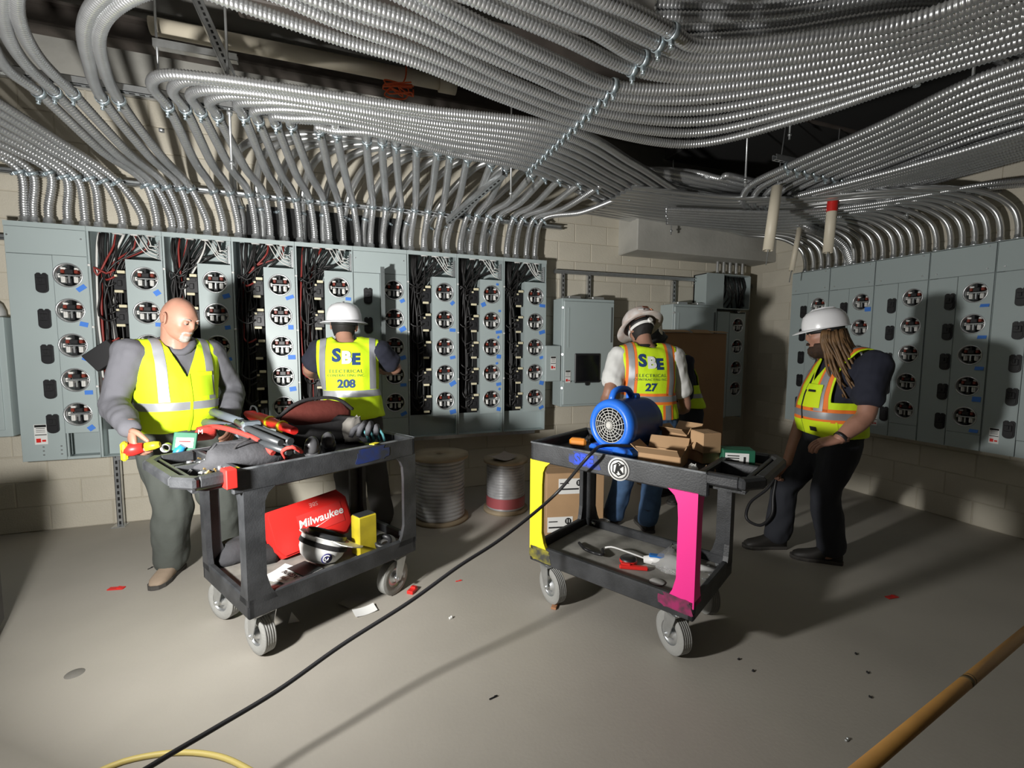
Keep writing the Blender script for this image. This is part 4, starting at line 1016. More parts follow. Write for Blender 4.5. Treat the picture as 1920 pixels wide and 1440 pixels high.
# small green carton with white label, blue fitting under it
q = PZ(346, 848, .92)
t = thing('green_carton', 'small green carton with a white label standing on the left cart', 'carton', q)
Mq = Matrix.Rotation(R(12), 3, 'Z') @ Matrix.Rotation(R(-14), 3, 'X') @ Matrix.Rotation(R(8), 3, 'Y')
b = MB(); b.box(q+Vector((.0, .02, .05)), (.10, .06, .095), Mq, 0, .003); b.build('carton_body', M_green, t, world=True)
b = MB(); b.box(q+Vector((0, .02, .05))+Mq @ Vector((0, -.031, -.005)), (.075, .002, .05), Mq); b.build('label_sticker', M_paper, t, world=True)
b = MB(); b.box(q+Vector((0, .02, .05))+Mq @ Vector((0, -.0325, .0)), (.05, .001, .007), Mq); b.build('label_print', mat('red_ink', (.5, .03, .03), .7), t, world=True)
q = PZ(336, 858, .90)
t = thing('blue_fitting', 'blue and white plastic fitting in front of the green carton', 'fitting', q)
b = MB(); b.tube([q+Vector((-.01, 0, .0)), q+Vector((0, 0, .035)), q+Vector((.02, .0, .06))], [.028, .022, .016], 10); b.build('body', mat('blue_plastic', (.02, .22, .45), .4), t, world=True)
b = MB(); b.cyl(q+Vector((.01, -.01, -.02)), q+Vector((.01, -.01, .012)), .03, n=12); b.build('base', M_white, t, world=True)
g = random.Random(4); 
M_brass = mat('brass', (.55, .38, .15), .35, .8)
b1, b2 = MB(), MB()
for i in range(80):
    q = PZ(395+g.gauss(0, 16), 872+g.gauss(0, 8), .887+g.uniform(0, .02)); v = Vector((g.uniform(-1, 1), g.uniform(-1, 1), g.uniform(-.6, .6))).normalized()*g.uniform(.008, .018)
    (b1 if g.random() < .7 else b2).cyl(q-v, q+v, g.uniform(.004, .008), n=6)
b1.m = [0]*len(b1.m); o0 = len(b1.v); b1.add(b2.v, b2.f, 1)
o = b1.build('screw_pile', [M_galv, M_brass]); tag(o, 'pile of loose screws and small fittings beside the grey pouch', 'screws'); o['kind'] = 'stuff'
for i, (px, py, c_, l) in enumerate(((312, 846, M_galv, 'small steel clamp in the handle bin of the left cart'),)):
    q = PZ(px, py, .89); b = MB(); b.lathe([(.018, -.02), (.024, -.02), (.024, .02), (.018, .02), (.018, -.02)], 14, frame(q+Vector((0, 0, .02)), (1, 0, 0), (0, 0, 1))); o = b.build('pipe_clamp', c_); tag(o, l, 'clamp')
# ---------------- lower tray of the left cart
q = PZ(575, 1022, ZL)
t = thing('tool_case', 'red plastic tool case leaning on the lower tray of the left cart', 'case', q)
yw = R(27); n_ = Vector((math.sin(yw), -math.cos(yw), .42)).normalized(); x_ = Vector((math.cos(yw), math.sin(yw), .0)).normalized(); x_ = (x_+Vector((0, 0, .10))).normalized(); n_ = (n_-x_*n_.dot(x_)).normalized(); y_ = n_.cross(x_)
cc = PZ(572, 988, .43)
MC = frame(cc+Vector((.02, .06, .0)), x_, y_)
R3 = MC.to_3x3()
w2, h2 = .23, .135
out = [(-w2+.03, -h2), (w2-.05, -h2), (w2, -h2+.05), (w2, h2-.06), (w2-.045, h2), (-w2+.015, h2), (-w2, h2-.02), (-w2, -h2+.05)]
b = MB(); b.prism(out, .045, MC); b.prism(out, -.05, MC @ Matrix.Translation((0, 0, -.003)))
b.prism([(x*.94, y*.92) for x, y in out], .012, MC @ Matrix.Translation((0, 0, .045)))
b.build('case_shell', M_red, t, world=True)
b = MB(); b.prism([(-.13, -.06), (.13, -.06), (.13, .06), (-.13, .06)], .003, MC @ Matrix.Translation((.05, .0, .057))); b.build('case_panel', mat('red_plastic_matte', (.66, .035, .03), .55), t, world=True)
put_text('Milwaukee', .062, MC @ Matrix.Translation((.05, .006, .0612)), M_paper, t, world=True, bold=.0012, shear=.18)
b = MB(); b.add([MC @ Vector(p) for p in ((-.06, -.045, .0612), (.03, -.028, .0612), (.02, -.036, .0612), (.14, -.005, .0612), (.04, -.028, .0612), (.05, -.021, .0612))], [(0, 1, 2), (2, 3, 4)]); b.build('lightning_mark', M_paper, t, world=True, fix=False)
put_text('SBE', .034, MC @ Matrix.Translation((.03, .095, .0580)) @ Matrix.Rotation(R(180), 4, 'Z'), mat('faded_marker', (.75, .35, .32), .7), t, world=True)
b = MB(); b.bb(-.05, .07, -.02, .0, 0, .02, 0, .004); b.v = [tuple(MC @ (Vector(v)+Vector((-.02, -h2, 0)))) for v in b.v]; b.build('handle', M_black, t, world=True)
# upturned white hard hat with strap
q = PZ(612, 1050, ZL)
t = thing('hard_hat', 'upturned white hard hat with a black strap on the lower tray', 'hard hat', q)
MH = Matrix.Translation(q+Vector((0, 0, .13))) @ Matrix.Rotation(R(-25), 4, 'Z') @ Matrix.Rotation(R(158), 4, 'X') @ Matrix.Rotation(R(-14), 4, 'Y')
prof = [(.145, -.005), (.128, .0), (.125, .03), (.118, .07), (.098, .105), (.06, .128), (.001, .135)]
b = MB(); b.lathe(prof, 28, MH); b.lathe([(r-.004, z-.003) for r, z in prof], 28, MH)
br = [(.10*math.cos(a), .10*math.sin(a)) for a in np.linspace(-.9, .9, 9)]
b.lathe([(.145, -.005), (.141, -.009)], 28, MH)
b.prism([(.11*math.cos(a), .11*math.sin(a)) for a in np.linspace(-1., 1., 9)]+[(.19*math.cos(a*.8)+.0, .15*math.sin(a)) for a in np.linspace(1., -1., 9)], .005, MH @ Matrix.Translation((0.02, 0, -.008)))
b.build('hat_shell', M_white, t, world=True)
b = MB(); b.lathe([(.129, .018), (.131, .022), (.131, .042), (.128, .044)], 28, MH); b.build('goggle_strap', M_bfab, t, world=True)
b = MB(); b.box(MH @ Vector((-.02, -.132, .03)), (.035, .02, .03), MH.to_3x3(), 0, .003); b.build('buckle', M_black, t, world=True)
b = MB(); b.lathe([(.11, .0), (.112, -.02), (.105, -.03)], 24, MH); b.build('head_band', M_tool, t, world=True)
# curled emblem sticker
b = MB(); _d = Vector((.22, -.93, -.12)).normalized(); _x = Vector((0, 0, 1)).cross(_d).normalized(); Ms = frame(MH @ Vector((0, 0, .055))+_d*.119, _x, _d.cross(_x))
b.lathe([(.001, .004), (.028, .0035), (.028, .001)], 20, Ms); st = b.build('sticker', mat('navy_sticker', (.03, .03, .14), .5), t, world=True)
b = MB(); b.tube([Ms @ Vector((.018*math.cos(a), .018*math.sin(a), .0045)) for a in np.linspace(.5, 4.6, 14)], .0035, 5); b.tube([Ms @ Vector((.008*math.cos(a), .008*math.sin(a), .0045)) for a in np.linspace(2.5, 6.6, 10)], .003, 5); b.build('sticker_mark', M_paper, st, world=True)
# yellow carton
q = PZ(684, 1040, ZL); yw = R(30)
t = thing('yellow_can', 'yellow oblong can with a bright tape patch behind the hard hat', 'can', q)
b = MB(); b.box(q+Vector((0, .03, .115)), (.115, .085, .225), yw, 0, .006); b.build('can_body', mat('yellow_can_paint', (.50, .40, .02), .5, noise=.25, nscale=9), t, world=True)
b = MB(); b.box(q+Vector((-.012, .03, .19))-V1*.044, (.075, .003, .07), yw); b.build('tape_patch', mat('bright_yellow_tape', (.92, .78, .02), .5), t, world=True)
b = MB(); b.box(q+Vector((0, .03, .229)), (.10, .07, .004), yw); b.build('can_top', M_tool, t, world=True)
# flyer
def sheet(name, c, w_, h_, yw, label, m=M_paper, z=.003, curl=.015, cat='paper', tilt=None):
    b = MB(); n = 5; vs = []
    for i in range(n+1):
        for j in range(n+1):
            x, y = w_*(i/n-.5), h_*(j/n-.5)
            vs.append(Vector((x, y, z+curl*((2*i/n-1)**2*.6+.4*(j/n)**2))))
    M = Matrix.Translation(c) @ Matrix.Rotation(yw, 4, 'Z')
    fs = [(i*(n+1)+j, i*(n+1)+j+1, (i+1)*(n+1)+j+1, (i+1)*(n+1)+j) for i in range(n) for j in range(n)]
    b.add([M @ v for v in vs], fs, 0, True); b.add([M @ (v-Vector((0, 0, .0012))) for v in vs], fs, 0, True)
    o = b.build(name, m, fix=False)
    if label: tag(o, label, cat)
    ORG[o] = Vector((0, 0, 0))
    return o, M
q = PZ(556, 1075, ZL+.012)
fl, Mf = sheet('flyer', q, .20, .15, R(38), 'white and dark flyer lying on the lower tray of the left cart', curl=.004)
b = MB(); b.box((.045, 0, .0085), (.105, .148, .001)); b.v = [tuple(Mf @ Vector(v)) for v in b.v]; b.build('dark_half', mat('dark_print', (.03, .035, .035), .7), fl)
me = text_mesh('AGAIN', .040, bold=.001); me.transform(Mf @ Matrix.Translation((-.032, .0, .0098)) @ Matrix.Rotation(R(90), 4, 'Z')); me.materials.clear(); me.materials.append(M_blackm); link('lettering', me, fl)
b = MB()
for k in range(3): b.box((-.072, -.03+.02*k, .009), (.02, .012, .001))
b.v = [tuple(Mf @ Vector(v)) for v in b.v]; o = b.build('small_print', mat('grey_ink', (.35, .3, .28), .8), fl); o['kind'] = 'stuff'
o, _ = sheet('paper_sheet', PZ(528, 1078, ZL+.004), .16, .12, R(50), 'white sheet under the flyer on the lower tray', curl=.012)
o, _ = sheet('clear_sleeve', PZ(545, 1095, ZL+.003), .2, .12, R(30), 'grey plastic sleeve under the flyer', mat('grey_sleeve', (.35, .36, .36), .35), curl=.004)
# grey bag, goggles at the ends
q = PZ(448, 1050, ZL)
blob('soft_bag', [(q+Vector((0, .04, .0)), .13, .075, R(35)), (q+Vector((0, .04, .03)), .14, .085, R(35)), (q+Vector((0, .05, .07)), .12, .07, R(35)), (q+Vector((-.02, .05, .10)), .07, .04, R(35))], M_gfab, 'slack grey fabric bag at the left end of the lower tray', 'bag', jitter=.07, seed=11)
q = PZ(500, 1055, ZL)
blob('knee_guard', [(q+Vector((0, 0.02, .0)), .06, .045, 0), (q+Vector((0, 0.02, .04)), .06, .05, 0), (q+Vector((0, .03, .08)), .045, .03, 0)], M_bfab, 'black padded guard behind the near leg of the left cart', 'pad', jitter=.05, seed=12)
q = PZ(724, 1022, ZL+.01)
t = thing('tape_roll', 'white and black rolls at the right end of the lower tray', 'roll', q)
b = MB(); b.lathe([(.03, 0), (.055, 0), (.055, .03), (.03, .03), (.03, 0)], 20, Matrix.Translation(q) @ Matrix.Rotation(R(25), 4, 'X')); b.build('white_roll', M_white, t, world=True)
b = MB(); b.lathe([(.03, 0), (.05, 0), (.05, .025), (.03, .025), (.03, 0)], 20, Matrix.Translation(q+Vector((-.02, -.03, .028))) @ Matrix.Rotation(R(25), 4, 'X')); b.build('black_roll', M_black, t, world=True)
# tool in the bald worker's hand is built with him
# ================================================================== things on the right cart
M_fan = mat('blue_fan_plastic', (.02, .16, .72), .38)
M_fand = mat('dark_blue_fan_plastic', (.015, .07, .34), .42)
fc = PZ(1172, 822, ZT+.0)
# the housing axis points to the lower left of the picture
ax = Vector((-.93, -.36, 0)).normalized(); fy = Vector((0, 0, 1)).cross(ax); fr_ = .135
F0 = Vector((PZ(1145, 797, ZT+.165).x, PZ(1145, 797, ZT+.165).y, ZT+.165))-ax*.10
t = thing('blower_fan', 'blue air blower fan with round grille on the right cart', 'fan', (F0.x, F0.y, ZT))
MF = frame(F0+ax*.10, fy, Vector((0, 0, 1)))   # z = fy x up = ?
zax = Vector((MF[0][2], MF[1][2], MF[2][2]))
if zax.dot(ax) < 0: MF = frame(F0+ax*.10, -fy, Vector((0, 0, 1)))
b = MB(); b.lathe([(.098, .012), (.108, .022), (.128, .02), (.142, .0), (.145, -.03), (.140, -.05)], 36, MF); b.build('front_ring', M_fan, t, world=True)
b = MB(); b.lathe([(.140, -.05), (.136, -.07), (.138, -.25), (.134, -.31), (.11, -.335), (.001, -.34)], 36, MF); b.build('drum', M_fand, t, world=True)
b = MB(); b.lathe([(.098, .012), (.096, -.06), (.001, -.06)], 30, MF); b.build('intake', M_blackm, t, world=True)
b = MB()
for r_ in (.018, .034, .05, .066, .082, .096): b.tube([MF @ Vector((r_*math.cos(a), r_*math.sin(a), .006+.01*(1-r_/.1))) for a in np.linspace(0, 2*math.pi, 28, endpoint=False)], .0024, 5, closed=True)
for k in range(16):
    a = 2*math.pi*k/16; b.tube([MF @ Vector((r_*math.cos(a+.25*r_/.1), r_*math.sin(a+.25*r_/.1), .004+.01*(1-r_/.1))) for r_ in (.012, .04, .07, .1)], .0024, 5)
b.cyl(MF @ Vector((0, 0, .0)), MF @ Vector((0, 0, .02)), .014, n=12)
b.build('grille', mat('pale_grille', (.55, .54, .50), .45), t, world=True)
b = MB(); b.tube(cat_rom([MF @ Vector((-.02, .125, -.03)), MF @ Vector((-.02, .175, -.05)), MF @ Vector((-.02, .192, -.12)), MF @ Vector((-.02, .178, -.19)), MF @ Vector((-.02, .128, -.23))], .02), .019, 10); b.build('carry_handle', M_fan, t, world=True)
b = MB(); b.box(MF @ Vector((-.02, .135, -.235)), (.07, .05, .06), MF.to_3x3(), 0, .01); b.build('switch_block', M_fan, t, world=True)
b = MB(); b.box(MF @ Vector((0, -.150, -.11)), (.20, .035, .30), MF.to_3x3(), 0, .012); b.box(MF @ Vector((.10, -.135, -.0)), (.13, .055, .10), MF.to_3x3(), 0, .02); b.box(MF @ Vector((-.09, -.14, -.05)), (.06, .05, .2), MF.to_3x3(), 0, .015); b.build('base', M_fan, t, world=True)
# cord of the fan, through the air to the lower left of the picture
pts = [PZ(1165, 838, .94), PZ(1128, 838, .95), PZ(1105, 850, .945)]
pts[0] = MF @ Vector((0, -.12, -.2))
p = [pts[0], PZ(1190, 836, .955), PZ(1130, 836, .962), PZ(1108, 851, .95)]
ends = [(1040, 928, .83, 2.15), (940, 1010, .70, 2.05), (860, 1062, .60, 1.97), (770, 1127, .50, 1.90), (640, 1210, .41, 1.82), (520, 1295, .345, 1.72), (400, 1367, .29, 1.63), (290, 1432, .24, 1.53), (150, 1525, .17, 1.4)]
cs = []
for (x, y, z, Y_) in ends:
    q = PY(x, y, Y_); cs.append(q)
cs.append(Vector((cs[-1].x-.35, cs[-1].y-.2, .05))); cs.append(Vector((cs[-1].x-.3, cs[-1].y-.1, .012)))
b = MB(); b.tube(cat_rom(p+cs, .03), .0085, 8); o = b.build('power_cord', M_black); tag(o, 'black power cord hanging from the blower fan down to the lower left', 'cord')
# cardboard boxes
def carton(name, c, d, yw, label, group=None, tape=True, flaps=False, m=None):
    m = m or M_card
    t = thing(name, label, 'box', c, yw, group); dx, dy, dz = d
    if flaps:
        b = MB(); b.bb(-dx/2, dx/2, -dy/2, dy/2, 0, .004)
        for s in (-1, 1): b.bb(-dx/2, dx/2, s*dy/2, s*(dy/2-.004), 0, dz); b.bb(s*dx/2, s*(dx/2-.004), -dy/2, dy/2, 0, dz)
        b.build('carton_body', m, t)
        for s, a in ((-1, 50), (1, 35)):
            b = MB(); b.box((0, dy*.22*s, 0), (dx*.96, dy*.42, .004)); M = Matrix.Translation((0, s*dy/2, dz)) @ Matrix.Rotation(R(a)*s, 4, 'X'); b.v = [tuple(M @ Vector(v)) for v in b.v]; b.build('flap', m, t)
        for s, a in ((-1, 65), (1, 40)):
            b = MB(); b.box((dx*.14*s, 0, 0), (dx*.26, dy*.9, .004)); M = Matrix.Translation((s*dx/2, 0, dz)) @ Matrix.Rotation(-R(a)*s, 4, 'Y'); b.v = [tuple(M @ Vector(v)) for v in b.v]; b.build('flap', m, t)
    else:
        b = MB(); b.bb(-dx/2, dx/2, -dy/2, dy/2, 0, dz, 0, .003); b.build('carton_body', m, t)
        for s in (-1, 1):
            b = MB(); b.bb(-dx/2+.003, dx/2-.003, s*.002, s*(dy/2-.002), dz, dz+.002); b.build('flap', m, t)
    return t
yc = math.atan2(.872, -.489)
def onc2(px, py, z=ZT): return PZ(px, py, z)
carton('cardboard_box', onc2(1243, 868, ZT), (.21, .17, .06), yc+R(8), 'open shallow cardboard box nearest the rim of the right cart', 'cardboard boxes on the right cart', flaps=True)
carton('cardboard_box', onc2(1275, 846, ZT), (.16, .13, .115), yc-R(12), 'cardboard box behind the open shallow one, next to the blue fan', 'cardboard boxes on the right cart', flaps=True)
carton('cardboard_box', onc2(1318, 862, ZT), (.16, .13, .06), yc-R(35), 'low cardboard box carrying the small cube-shaped one', 'cardboard boxes on the right cart')
carton('cardboard_box', onc2(1322, 845, ZT+.062), (.12, .10, .10), yc-R(40), 'small cube-shaped cardboard box on top of another', 'cardboard boxes on the right cart')
t = carton('green_carton', onc2(1380, 872, ZT), (.15, .10, .085), R(-32), 'dark green carton with a white label near the handle of the right cart', None, m=M_green)
t['category'] = 'carton'
b = MB(); b.bb(-.065, .045, -.051, -.0502, .010, .072); b.build('label_sticker', M_paper, t); 
b = MB()
for k in range(3): b.bb(-.055, -.0, -.052, -.051, .056-.012*k, .061-.012*k)
b.bb(.02, .03, -.052, -.051, .02, .055); o = b.build('label_print', M_blackm, t); o['kind'] = 'stuff'
q = onc2(1084, 838, ZT)
t = thing('orange_tool', 'orange and black hand tool in front of the blue fan', 'tool', q)
b = MB(); b.box(q+Vector((0, 0, .03)), (.10, .05, .05), R(-40), 0, .012); b.build('body', mat('orange_plastic', (.75, .26, .03), .45), t, world=True)
b = MB(); b.box(q+Vector((.03, -.02, .045)), (.05, .03, .02), R(-40), 0, .005); b.build('grip', M_black, t, world=True)
q = onc2(1068, 822, ZT+.015)
b = MB(); b.tube([q, q+Vector((-.03, .02, .005)), q+Vector((-.09, .05, .0))], [.012, .016, .008], 8); b.tube([q+Vector((0, .02, 0)), q+Vector((-.03, .03, .005)), q+Vector((-.085, .07, .0))], [.012, .014, .008], 8)
o = b.build('marker_pen', M_white); tag(o, 'white marker lying in the left corner of the right cart', 'pen')
g = random.Random(21)
for i, (px, py, s, l) in enumerate(((1052, 828, .028, 'small black tin in the left corner of the right cart'), (1108, 826, .035, 'black pouch beside the blue fan grille'), (1300, 885, .03, 'crumpled paper beside the cardboard boxes'), (1330, 888, .03, 'scrap of cardboard near the green carton'))):
    q = onc2(px, py)
    blob(['black_tin', 'black_pouch', 'crumpled_paper', 'cardboard_scrap'][i], [(q, s, s*.6, .5*i), (q+Vector((0, 0, s*.5)), s*1.1, s*.7, .5*i), (q+Vector((0, 0, s)), s*.6, s*.4, .5*i)], [M_black, M_bfab, M_paper, M_card][i], l, ['tin', 'pouch', 'paper', 'scrap'][i], jitter=.12, seed=30+i)
for i, (px, py, l) in enumerate(((1435, 872, 'crumpled pale wrapper on the handle bin of the right cart'),)):
    q = onc2(px-60, py, .89)
# lower tray of the right cart
q = PZ(1178, 1058, ZL)
t = thing('tape_measure', 'red and black tape measure on the lower tray of the right cart', 'tape measure', q)
b = MB(); b.lathe([(.001, .0), (.042, .0), (.045, .008), (.045, .035), (.036, .042), (.001, .042)], 20, Matrix.Translation(q)); b.build('body', M_black, t, world=True)
b = MB(); b.lathe([(.0455, .012), (.047, .014), (.047, .028), (.0455, .03)], 20, Matrix.Translation(q)); b.box(q+Vector((-.035, -.03, .015)), (.05, .03, .028), R(-40), 0, .004); b.build('red_band', M_red, t, world=True)
q = PZ(1188, 1068, ZL)
b = MB(); b.box(q+Vector((0, 0, .012)), (.15, .03, .02), R(-30), 0, .006); o = b.build('red_strip', M_red); tag(o, 'flat red plastic strip in front of the tape measure', 'strip')
q = PZ(1228, 1060, ZL)
t = thing('caulking_gun', 'white and blue caulking tool with a thin rod on the lower tray', 'tool', q)
u = Vector((.70, -.55, 0)).normalized()
b = MB(); b.tube([q-u*.06+Vector((0, 0, .025)), q+Vector((0, 0, .03)), q+u*.08+Vector((0, 0, .028)), q+u*.2+Vector((0, 0, .025)), q+u*.3+Vector((0, 0, .02))], [.018, .03, .03, .022, .012], 10); b.build('body', M_white, t, world=True)
b = MB(); b.box(q+u*.01+Vector((0, 0, .054)), (.085, .04, .012), math.atan2(u.y, u.x), 0, .005); b.build('blue_panel', mat('blue_panel_plastic', (.02, .17, .55), .4), t, world=True)
b = MB(); b.tube(cat_rom([q-u*.05+Vector((0, 0, .03)), q-u*.12+Vector((-.02, .03, .05)), q-u*.17+Vector((-.04, .06, .06)), q-u*.19+Vector((-.05, .07, .05))], .02), .005, 6); b.build('rod', M_white, t, world=True)
q = PZ(1232, 1092, ZL)
b = MB(); b.lathe([(.001, .004), (.036, .004), (.038, .002), (.036, 0)], 24, Matrix.Translation(q+Vector((0, 0, .001)))); o = b.build('white_disc', mat('grey_white_disc', (.5, .5, .48), .6), ); tag(o, 'small pale disc on the lower tray near the pink leg', 'disc')
q = PZ(1262, 1062, ZL)
blob('plastic_bag', [(q, .10, .08, .3), (q+Vector((0, 0, .03)), .11, .085, .3), (q+Vector((0, .01, .07)), .08, .05, .3), (q+Vector((.02, .02, .10)), .03, .02, .3)], mat('clear_film', (.9, .9, .9), .12, trans=.85, bump=.6, bscale=30), 'crumpled clear plastic bag on the lower tray of the right cart', 'bag', jitter=.16, seed=40)
q = PZ(1112, 1038, ZL+.008)
b = MB(); b.tube(cat_rom([PZ(1086, 1018, ZL+.01), PZ(1098, 1030, ZL+.035), PZ(1112, 1036, ZL+.02), PZ(1128, 1040, ZL+.03), PZ(1130, 1030, ZL+.01)], .02), .009, 7); o = b.build('short_cable', M_black); tag(o, 'short black cable on the lower tray behind the yellow leg', 'cable')
q = PZ(1126, 984, ZL+.01)
b = MB(); b.tube([q+Vector((.06*math.cos(a), .04*math.sin(a), .02)) for a in np.linspace(-.3, 3.6, 14)], .008, 6); o = b.build('steel_ring', M_galv); tag(o, 'open steel hook ring on the lower tray near the far leg', 'hook')
g = random.Random(31); b = MB()
for i in range(14):
    q = PZ(1320+g.uniform(-30, 25), 1075+g.uniform(-18, 12), ZL+.006); b.box(q, (.02, .012, .006), g.uniform(0, 3), 0, .002)
o = b.build('loose_fittings', M_galv); o['kind'] = 'stuff'; tag(o, 'loose steel fittings at the right end of the lower tray', 'fittings')
# ================================================================== on the floor
def spool(px, py, rtop, h, label, yadd=0.):
    q = PZ(px, py, 0)+Vector((0, rtop, 0))
    t = thing('wire_spool', label, 'spool', (q.x, q.y, 0), 0, 'wire spools')
    M_wood = mat('plywood', (.33, .26, .17), .8, noise=.25, nscale=5)
    for z in (0, h-.025):
        b = MB(); b.lathe([(.03, z), (rtop, z), (rtop, z+.025), (.03, z+.025), (.03, z)], 36); o = b.build('flange', M_wood, t)
    b = MB(); prof = []
    rd = rtop*.86; n = 16
    for i in range(n):
        z = .03+(h-.06)*i/n; dz = (h-.06)/n
        prof += [(rd-.006, z), (rd, z+dz*.3), (rd, z+dz*.7), (rd-.006, z+dz)]
    b.lathe(prof, 32); b.build('wound_wire', mat('wrapped_wire', (.42, .42, .43), .3, noise=.4, nscale=6), t)
    b = MB(); b.lathe([(rtop*.6, .03), (rtop*.6, h-.03)], 20); b.build('core', M_wood, t)
    return t, q
s1, q1 = spool(836, 990, .245, .56, 'large wooden wire spool standing right of the left cart')
s2, q2 = spool(962, 968, .20, .47, 'smaller wire spool with papers on top beside the yellow leg')
b = MB(); b.lathe([(.247*.86+.001, .05), (.247*.86+.002, .14)], 32); b.build('red_wire_turns', mat('red_wrapped', (.35, .08, .09), .4), s2).scale = (.82, .82, 1)
o, _ = sheet('paper_pile', Vector((q2.x-.05, q2.y-.05, .475)), .22, .16, .5, 'crumpled brown paper on the smaller wire spool', mat('brown_paper', (.30, .25, .22), .8), curl=.04)
# labelled box behind the yellow leg
c = PZ(1075, 1006, 0)+Vector((.05, .17, 0))
t = thing('labelled_box', 'cardboard box with two number 11 labels standing behind the yellow leg', 'box', c, R(-12))
b = MB(); b.bb(-.23, .23, -.17, .17, 0, .50, 0, .004); b.build('carton_body', M_card, t)
for s in (-1, 1): b = MB(); b.bb(-.227, .227, s*.002, s*.168, .50, .503); b.build('flap', M_card, t)
for (lx, lz, w_) in ((-.035, .36, .20), (-.12, .06, .20)):
    b = MB(); b.bb(lx-w_/2, lx+w_/2, -.1725, -.1705, lz-.02, lz+.10); ls = b.build('label_sticker', M_paper, t)
    MZ = frame((lx+w_*.32, -.1735, lz+.065), (1, 0, 0), (0, 0, 1))
    b = MB(); b.lathe([(.001, .0), (.026, 0), (.026, -.001)], 20, MZ); b.build('number_disc', M_blackm, ls)
    me = text_mesh('11', .036, bold=.001); me.transform(frame((lx+w_*.32, -.1745, lz+.065), (1, 0, 0), (0, 0, 1))); me.materials.clear(); me.materials.append(M_paper); link('number', me, ls)
    b = MB(); b.bb(lx-w_*.45, lx+w_*.3, -.1735, -.1725, lz+.012, lz+.024); b.bb(lx-w_*.45, lx-w_*.1, -.1735, -.1725, lz+.06, lz+.068); o = b.build('label_print', M_blackm, ls); o['kind'] = 'stuff'
# tall cardboard box against the wall
c = Vector((3.42, 4.0, 0))
t = thing('tall_box', 'tall brown cardboard box standing open behind the workers', 'box', c, R(6))
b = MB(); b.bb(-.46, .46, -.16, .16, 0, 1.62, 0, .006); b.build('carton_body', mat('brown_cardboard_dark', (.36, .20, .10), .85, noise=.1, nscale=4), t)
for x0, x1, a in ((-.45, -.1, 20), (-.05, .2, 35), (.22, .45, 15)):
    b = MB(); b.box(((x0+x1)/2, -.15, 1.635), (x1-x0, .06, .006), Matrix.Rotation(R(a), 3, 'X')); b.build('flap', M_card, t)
b = MB(); b.cyl(PY(1238, 605, 3.5), PY(1243, 700, 3.5), .016, n=10); o = b.build('white_conduit', M_pvc); 
tag(o, 'short upright white pipe between the worker in the white shirt and the tall box', 'pipe')
# yellow cable arc, wooden pole, debris
b = MB(); b.tube(cat_rom([PZ(150, 1462, .01), PZ(230, 1428, .01), PZ(330, 1411, .01), PZ(410, 1418, .01), PZ(470, 1445, .01), PZ(520, 1480, .01)], .03), .0095, 8); o = b.build('yellow_cable', mat('yellow_cable_jacket', (.62, .50, .16), .5)); tag(o, 'yellow cable curving across the floor at the lower left edge', 'cable')
A, B_ = PY(1560, 1490, .62), PY(1990, 1130, .95)
_u = (A-B_).normalized(); Aq, Bq_ = A+_u*((A.z-.012)/-_u.z if _u.z < 0 else .5), B_-_u*.25
b = MB(); b.cyl(Aq, Bq_, .0165, n=20); o = b.build('wooden_pole', mat('varnished_wood', (.52, .27, .07), .45, noise=.25, nscale=4)); tag(o, 'wooden broom pole slanting across the lower right corner', 'pole')
b = MB(); q = lerp(A, B_, .42)
u = (B_-A).normalized(); b.cyl(q-u*.012, q+u*.012, .0168, n=20); b.cyl(q+u*.02, q+u*.026, .0168, n=20); b.build('worn_mark', mat('dark_worn_paint', (.12, .08, .03), .6), o)
def scrap(px, py, w_, h_, m, label, nm, yw=0., cat='scrap', th=.006):
    q = PZ(px, py, 0); b = MB(); M = Matrix.Rotation(yw, 3, 'Z')
    b.box(q+Vector((0, 0, th/2)), (w_, h_, th), M, 0, .002); b.box(q+M @ Vector((w_*.3, 0, th*.9)), (w_*.45, h_*.8, th), M @ Matrix.Rotation(.2, 3, 'Y'), 0, .002)
    o = b.build(nm, m); tag(o, label, cat); return o
scrap(218, 1104, .085, .035, M_red, 'flat red plastic scrap on the floor at left', 'red_scrap', -.2)
scrap(330, 1073, .045, .03, M_red, 'small red scrap beside the bald worker\'s shoe', 'red_scrap', .6)
scrap(773, 1110, .06, .04, M_red, 'red scrap beside the right wheel of the left cart', 'red_scrap', .9, th=.02)
scrap(860, 1090, .04, .006, M_red, 'thin red sliver on the floor past the spool', 'red_scrap', .05)
scrap(1672, 1120, .075, .03, M_red, 'red scrap with a black end in the shadow at right', 'red_scrap', -.1)
scrap(1040, 1138, .06, .03, mat('brown_scrap', (.42, .2, .1), .8), 'brown torn scrap beside the left wheel of the right cart', 'brown_scrap', .9, th=.012)
scrap(282, 1066, .035, .005, M_black, 'tiny black strip on the floor beyond the red scrap', 'black_strip', .9)
scrap(845, 1160, .018, .014, M_white, 'tiny white wire nut on the open floor', 'wire_nut', .3, th=.01)
scrap(925, 1309, .04, .006, M_black, 'small black wire clipping on the open floor', 'wire_clipping', .2)
scrap(1588, 1388, .022, .01, M_galv, 'tiny bright screw at the lower right', 'screw', .2)
for i, (px, py) in enumerate(((1385, 1237), (1412, 1259), (1605, 1227), (1627, 1262), (1632, 1308))):
    scrap(px, py, .012, .01, M_black, ['black crumb on the floor, nearest the pink leg', 'black crumb on the floor, second from the pink leg', 'black crumb at the scuffed patch, farthest away', 'black crumb at the scuffed patch, middle one', 'black crumb at the scuffed patch, nearest the camera'][i], 'crumb', .5*i, th=.006)
sheet('paper_scrap', PZ(684, 1147, 0), .12, .075, R(15), 'white paper scrap on the floor under the left cart edge', curl=.012)
